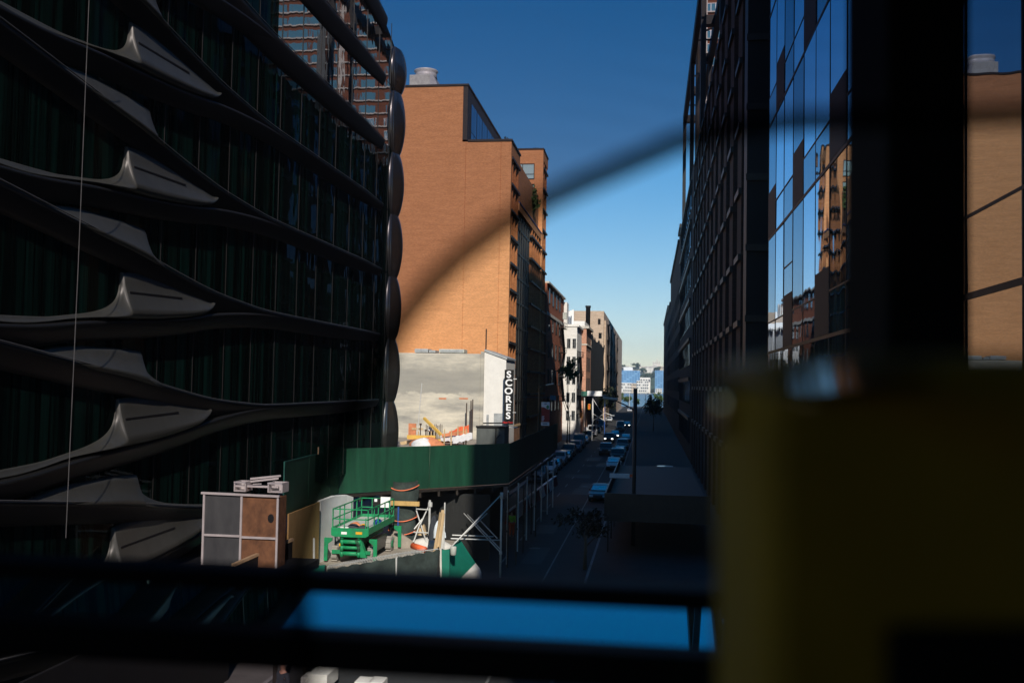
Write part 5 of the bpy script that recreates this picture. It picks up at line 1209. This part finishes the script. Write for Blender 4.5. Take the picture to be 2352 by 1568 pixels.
for i in range(5): tx.box(x0+Wd*(.17+.12*i), x0+Wd*(.26+.12*i), BYq-.216, BYq-.211, z0+Hh*.05, z0+Hh*.11)
tx.build('text_line', M['bannertext'], bn)
a = pY(1270, 913, 128); tag(MB().obox(a, .75, .06, .6, Matrix.Rotation(.1,3,'Y')).tube([(a.x,128.05,a.z),(OX,128.3,a.z)], .03).build('hanging_sign', M['bannertext']), 'small blue square sign projecting from the dark front above the banner', 'sign')
# far lamps / traffic signals
Yq = 150
a = pY(1309, 957, Yq); zt_ = pY(1309, 955, Yq).z
def lamp(label, x, ytop, Y, dxs, mt, xb=None):
    a = pY(x, ytop, Y); t = thing('street_lamp', label, 'street lamp', (a.x, Y, 0), 'far street lamps')
    MB().tube([(a.x, Y, 0), (a.x, Y, a.z)], .09, 7).build('pole', M[mt], t)
    tip = pY(x+dxs[0], ytop+dxs[1], Y); mid = pY(x+dxs[0]*.4, ytop+dxs[1]*.75, Y)
    MB().tube([(a.x, Y, a.z), mid, tip], .055, 6).build('arm', M[mt], t); MB().obox(tip, .8, .3, .15, Matrix.Identity(3)).build('lamp_head', M['hvac'], t, bevel=.03)
lamp('thin black lamp post before the white building', 1309, 956, 172, (5, -2), 'blackm')
lamp('black lamp post with a hooked arm before the pink brick building', 1335, 925, 215, (18, -16), 'blackm')
lamp('white street pole with a curved white arm over the parked cars', 1361, 914, 190, (46, 40), 'white')
a = pY(1342, 953, 186); tsg = thing('traffic_signal', 'amber yellow traffic signal heads on a black pole by the white building corner', 'traffic signal', (a.x, 186, 0))
MB().tube([(a.x+.25, 186, 0), (a.x+.25, 186, a.z+3)], .1, 8).build('pole', M['blackm'], tsg)
for i, (dx, dz) in enumerate(((-.6, 0), (.9, 1.6))):
    hdd = MB().box(a.x+dx-.25, a.x+dx+.25, 185.8, 186.2, a.z+dz-.55, a.z+dz+.5).build('signal_head', M['amber'], tsg, bevel=.05)
    MB().lathe((0,0,0), [(.1,0),(.1,.01)], 8)
    l = MB()
    for k in range(3): l.box(a.x+dx-.12, a.x+dx+.12, 185.74, 185.8, a.z+dz-.42+k*.32, a.z+dz-.2+k*.32)
    l.build('lens', M['signred'], hdd)
sx0 = pY(1349, 909, 200); sx1 = pY(1383, 898, 200)
awn = thing('corner_shed', 'far sidewalk shed with green board, big white sign and crossed braces', 'sidewalk shed', (sx0.x, 200, 0))
MB().box(sx0.x, sx1.x, 199.8, 200, sx0.z, sx1.z).build('white_sign', M['signwhite'], awn)
g0_ = pY(1325, 909, 200); MB().box(g0_.x, sx0.x-.01, 200.01, 200.2, sx0.z, sx1.z-.1).build('green_board', M['greenedge'], awn)
MB().box(-13.5, sx1.x+.2, 200.3, 232, sx0.z-.25, sx0.z-.02).build('deck', M['zdark'], awn)
for x in (1342, 1362, 1389): q = pY(x, 950, 200.5); MB().tube([(q.x, 200.5, 0), (q.x, 200.5, sx0.z-.26)], .07, 7).build('post', M['bluep'] if x == 1389 else M['white'], awn)
for (x0, y0), (x1, y1) in (((1362, 950),(1389, 966)), ((1362, 966),(1390, 948))): MB().tube([pY(x0,y0,200.4), pY(x1,y1,200.4)], .06, 6).build('brace', M['galv'], awn)
# red barrier-ish signs along the pavement far left
for i, (xx, yy, m, lab) in enumerate(((1352, 978, 'signred','red narrow board standing on the far left pavement'), (1347, 990, 'white','white board on the far left pavement beside the walker'), (1331, 985, 'redwood','brick coloured board beside the traffic signal'))):
    q = pZ(xx, yy+15, .14); tag(MB().box(q.x-.4, q.x+.4, q.y-.05, q.y+.05, .14, 2.3).box(q.x-.5, q.x+.5, q.y-.3, q.y+.3, .141, .2).build('pavement_sign', M[m]), lab, 'sign')
# right pavement: low shed roof, dark street trees
rs = thing('right_shed', 'dark low sidewalk shed with a pale panel along the right pavement', 'sidewalk shed', (0, 80, 0))
MB().box(-2.6, 3.7, 62, 92, 3.0, 3.25).build('deck', M['zdark'], rs)
MB().box(-2.7, -2.61, 62, 92, 2.2, 3.9).build('parapet', M['bronze'], rs)
MB().box(-2.7, 3.7, 61.9, 61.99, 2.2, 3.9).build('parapet', M['bronze'], rs)
for i in range(6): MB().tube([(-2.5, 63+i*5.6, .14), (-2.5, 63+i*5.6, 2.99)], .05, 7).build('post', M['bronze'], rs)
a = pY(1530, 1024, 98); vt = car('van', 'silver', 'pale roofed box van at the right pavement behind the low shed', (a.x, 101, .14), None, name='parked_van', cat='van')
tree('street_tree', 'sparse dull street tree leaning over the road below the bright shed corner', 'tree', (pZ(1335,1330,0).x, pZ(1335,1330,0).y+3, 0), 3.6, 1.5, 700, .14, M['foliage_dd'], 71, 'street trees')
tree('street_tree', 'dark dense street tree at the right kerb under the far right roofs', 'tree', (pZ(1500,985,0).x, 235, 0), 8.5, 2.0, 1200, .34, M['foliage_d'], 72, 'street trees')
tree('street_tree', 'small green street tree before the white building at the left pavement', 'tree', (pX(1290, 900, -14).x, 171, .14), 15, 2.0, 700, .3, M['foliage'], 73, 'street trees', ch=2.4)
tree('street_tree', 'leafy dark tree half hiding the far pavement left of the lamp arm', 'tree', (pZ(1400,970,0).x+.5, 255, 0), 9.5, 2.6, 1300, .4, M['foliage_d'], 74, 'street trees')

# ---------------------------------------------------------------- foreground: unseen sun-blocking roof and wall added, then post, rails, scrim, mustard cabinet
def cs(x, y, d): return pD(x, y, d)
FH = Vector((f0.x, f0.y, 0)).normalized(); RH = Vector((FH.y, -FH.x, 0)); ZU = Vector((0,0,1)); MH = Matrix((RH, FH, ZU)).transposed()
rf = MB(); rf.obox(CAM+FH*-1.6+ZU*1.35, 7, 5.0, .15, MH)
setting(rf.build('unseen_shade_roof', M['cabblack']))  # unseen roof added to keep the sun off the foreground pieces
bw_ = MB(); bw_.obox(CAM+FH*-4.0+ZU*-.2, 7, .15, 3.2, MH); setting(bw_.build('unseen_shade_wall', M['cabblack']))  # unseen wall added behind the camera to block sunlight
fl = MB(); fl.obox(CAM+FH*-1.4+ZU*-1.75, 7, 5.4, .2, MH); setting(fl.build('unseen_shade_floor', M['cabblack']))  # out of view, closes the same added dark enclosure
po = MB(); a = CAM+FH*1.0+RH*.3946; po.obox((a.x, a.y, CAM.z-.1), .081, .12, 2.6, MH)
tag(po.build('black_post', M['cabblack'], bevel=.006), 'thick out-of-focus black post standing in the foreground at the right', 'post')
ra = thing('guard_rail', 'blurred black foreground railing with two dark bars and a sloping blue glass strip', 'railing', tuple(cs(900, 1450, 1.0)))
def bar(x0, yt0, yb0, x1, yt1, yb1, d, th, nm, m):
    f_ = [cs(x0, yt0, d), cs(x1, yt1, d), cs(x1, yb1, d), cs(x0, yb0, d)]
    MB().slab(f_, FH*th).build(nm, m, ra, bevel=.004)
bar(-500, 1266, 1306, 1900, 1374, 1419, 1.0, .05, 'top_bar', M['cabblack'])
bar(-500, 1399, 1478, 1900, 1529, 1608, .98, .05, 'lower_bar', M['cabblack'])
gp = MB(); pn_ = FH*-.136+ZU*.99; p0_ = cs(1100, 1450, 1.1)
def onstrip(x, y): d = ray(x, y); return CAM + d*((p0_-CAM).dot(pn_)/d.dot(pn_))
gp.slab([onstrip(-500, 1412), onstrip(1900, 1544), onstrip(1900, 1396), onstrip(-500, 1290)], pn_*-.012)
MG = glass('rail_glass', .46, (.002,.01,.016), (.5,.98,1.0), 0); gp.build('glass_strip', MG, ra)

# dark mesh scrim with a curved hem
hem = [(3000,225),(2352,262),(2100,274),(1850,278),(1700,292),(1560,326),(1450,373),(1350,415),(1260,456),(1150,520),(1060,588),(985,660),(925,735),(870,830),(815,930),(765,1040),(725,1140),(698,1240),(685,1330),(684,1400),(692,1450),(700,1500),(700,1600),(690,1750)]
SD = .46
sm = thing('mesh_scrim', 'dark see-through mesh screen with a curved hem hanging close in front, out of focus', 'mesh screen', tuple(cs(900, 500, SD)))
def depth(x, y): return SD + .02*math.sin(x*.004) + .012*math.sin(y*.006)
inner = [cs(x, y, depth(x, y)) for x, y in hem]
outer = [cs(x, y, depth(x, y)) for x, y in [(3000,-350),(2600,-350),(2300,-350),(2050,-350),(1850,-350),(1650,-350),(1450,-350),(1250,-350),(1050,-350),(850,-350),(650,-350),(420,-350),(200,-350),(0,-300),(-200,-200),(-400,0),(-500,250),(-550,500),(-550,750),(-550,950),(-550,1150),(-550,1350),(-550,1550),(-550,1750)]]
rows = [[inner[i].lerp(outer[i], t) + FH*(.015*math.sin(t*9+i*.35)*t*(1-t)*2) for i in range(len(hem))] for t in [k/10 for k in range(11)]]
msh = MB(); msh.grid(rows)
mm, n, b, o = newmat('mesh_fabric')
n.nodes.remove(b)
df = n.nodes.new('ShaderNodeBsdfDiffuse'); df.inputs[0].default_value = (.004,.004,.004,1)
tr = n.nodes.new('ShaderNodeBsdfTransparent'); tr.inputs[0].default_value = (.98,.87,.97,1)
tc = n.nodes.new('ShaderNodeTexCoord'); wv = n.nodes.new('ShaderNodeTexWave'); wv.bands_direction = 'Z'; wv.inputs['Scale'].default_value = 28; wv.inputs['Distortion'].default_value = 1.2; wv.inputs['Detail'].default_value = 2
lk(n, tc.outputs['Object'], wv.inputs['Vector']); mr = n.nodes.new('ShaderNodeMapRange'); mr.inputs[3].default_value = .48; mr.inputs[4].default_value = .56
lk(n, wv.outputs['Fac'], mr.inputs[0]); mx = n.nodes.new('ShaderNodeMixShader'); lk(n, mr.outputs[0], mx.inputs[0]); lk(n, tr.outputs[0], mx.inputs[2]); lk(n, df.outputs[0], mx.inputs[1]); lk(n, mx.outputs[0], o.inputs[0])
msh.build('fabric', mm, sm, smooth=True)
hm = MB(); 
hp_ = [p.copy() for p in inner]
hm.tube(hp_, .0062, 10)
mh, n, b, o = newmat('hem_fabric'); n.nodes.remove(b)
df = n.nodes.new('ShaderNodeBsdfDiffuse'); df.inputs[0].default_value = (.004,.004,.004,1); tr = n.nodes.new('ShaderNodeBsdfTransparent'); mx = n.nodes.new('ShaderNodeMixShader'); mx.inputs[0].default_value = .42
lk(n, df.outputs[0], mx.inputs[1]); lk(n, tr.outputs[0], mx.inputs[2]); lk(n, mx.outputs[0], o.inputs[0])
hm.build('hem', mh, sm, smooth=True)

# mustard coloured cabinet, very near at the lower right
yb = thing('mustard_cabinet', 'blurred mustard yellow rounded cabinet filling the lower right foreground', 'cabinet', tuple(cs(2000, 1200, .5)))
CDp = .36
def rrect(x0, x1, y0, y1, r, d, n=6):
    pts = []
    for cx_, cy_, a0 in ((x1-r, y0+r, -90), (x1-r, y1-r, 0), (x0+r, y1-r, 90), (x0+r, y0+r, 180)):
        for i in range(n+1):
            a = R(a0+90*i/n); pts.append(cs(cx_+r*math.cos(a), cy_+r*math.sin(a), d))
    return pts
MB().slab(rrect(1752, 2900, 812, 2100, 60, CDp), FH*.09).build('casing', M['olive'], yb, bevel=.01)
MB().slab(rrect(2045, 2700, 1440, 1900, 20, CDp-.006), FH*.0055).build('dark_inset', M['cabblack'], yb)
mchr = mat('highlight_metal', (.75,.62,.40), .1, 1, var=.03)
def mirror_plate(px_, py_, d, tx, ty, w_px, h_px, name):       # polished plate added and tilted so its reflection draws the cabinet's edge highlight
    c = cs(px_, py_, d); i_ = ray(px_, py_).normalized(); r_ = ray(tx, ty).normalized(); n_ = (r_-i_).normalized()
    a_ = (RH-n_*RH.dot(n_)).normalized(); b_ = n_.cross(a_); b_ = b_ if b_.z > 0 else -b_
    ca = abs(a_.dot(RT))*F/d; sb = abs((b_-i_*b_.dot(i_)).dot(UP))*F/d
    wv_, hv_ = a_*(w_px/2/ca), b_*(h_px/2/max(sb, 260))
    MB().slab([c-wv_-hv_, c+wv_-hv_, c+wv_+hv_, c-wv_+hv_], n_*-.004).build(name, mchr, yb)
mirror_plate(1825, 850, CDp-.02, 1800, 640, 215, 38, 'highlight_plate')
tp_ = MB(); tp_.tube([cs(1672, 872, CDp+.05), cs(1666, 930, CDp+.05), cs(1668, 1000, CDp+.05)], .004, 8); tp_.build('highlight_pin', mchr, yb, smooth=True)  # bright pin added to imitate the vertical reflection on the cabinet side

# ---------------------------------------------------------------- the summer air over the river
hb = MB().box(-1650, 1650, -140, 2700, -3.2, 125).build('haze', M['white']); setting(hb, 'stuff')
hm_ = bpy.data.materials.new('haze_air'); hm_.use_nodes = True; n = hm_.node_tree; n.nodes.clear()
o = n.nodes.new('ShaderNodeOutputMaterial'); pv = n.nodes.new('ShaderNodeVolumePrincipled'); pv.inputs['Color'].default_value = (.86,.92,1,1); pv.inputs['Density'].default_value = .00016; pv.inputs['Anisotropy'].default_value = .2
lk(n, pv.outputs[0], o.inputs['Volume']); hb.data.materials.clear(); hb.data.materials.append(hm_)
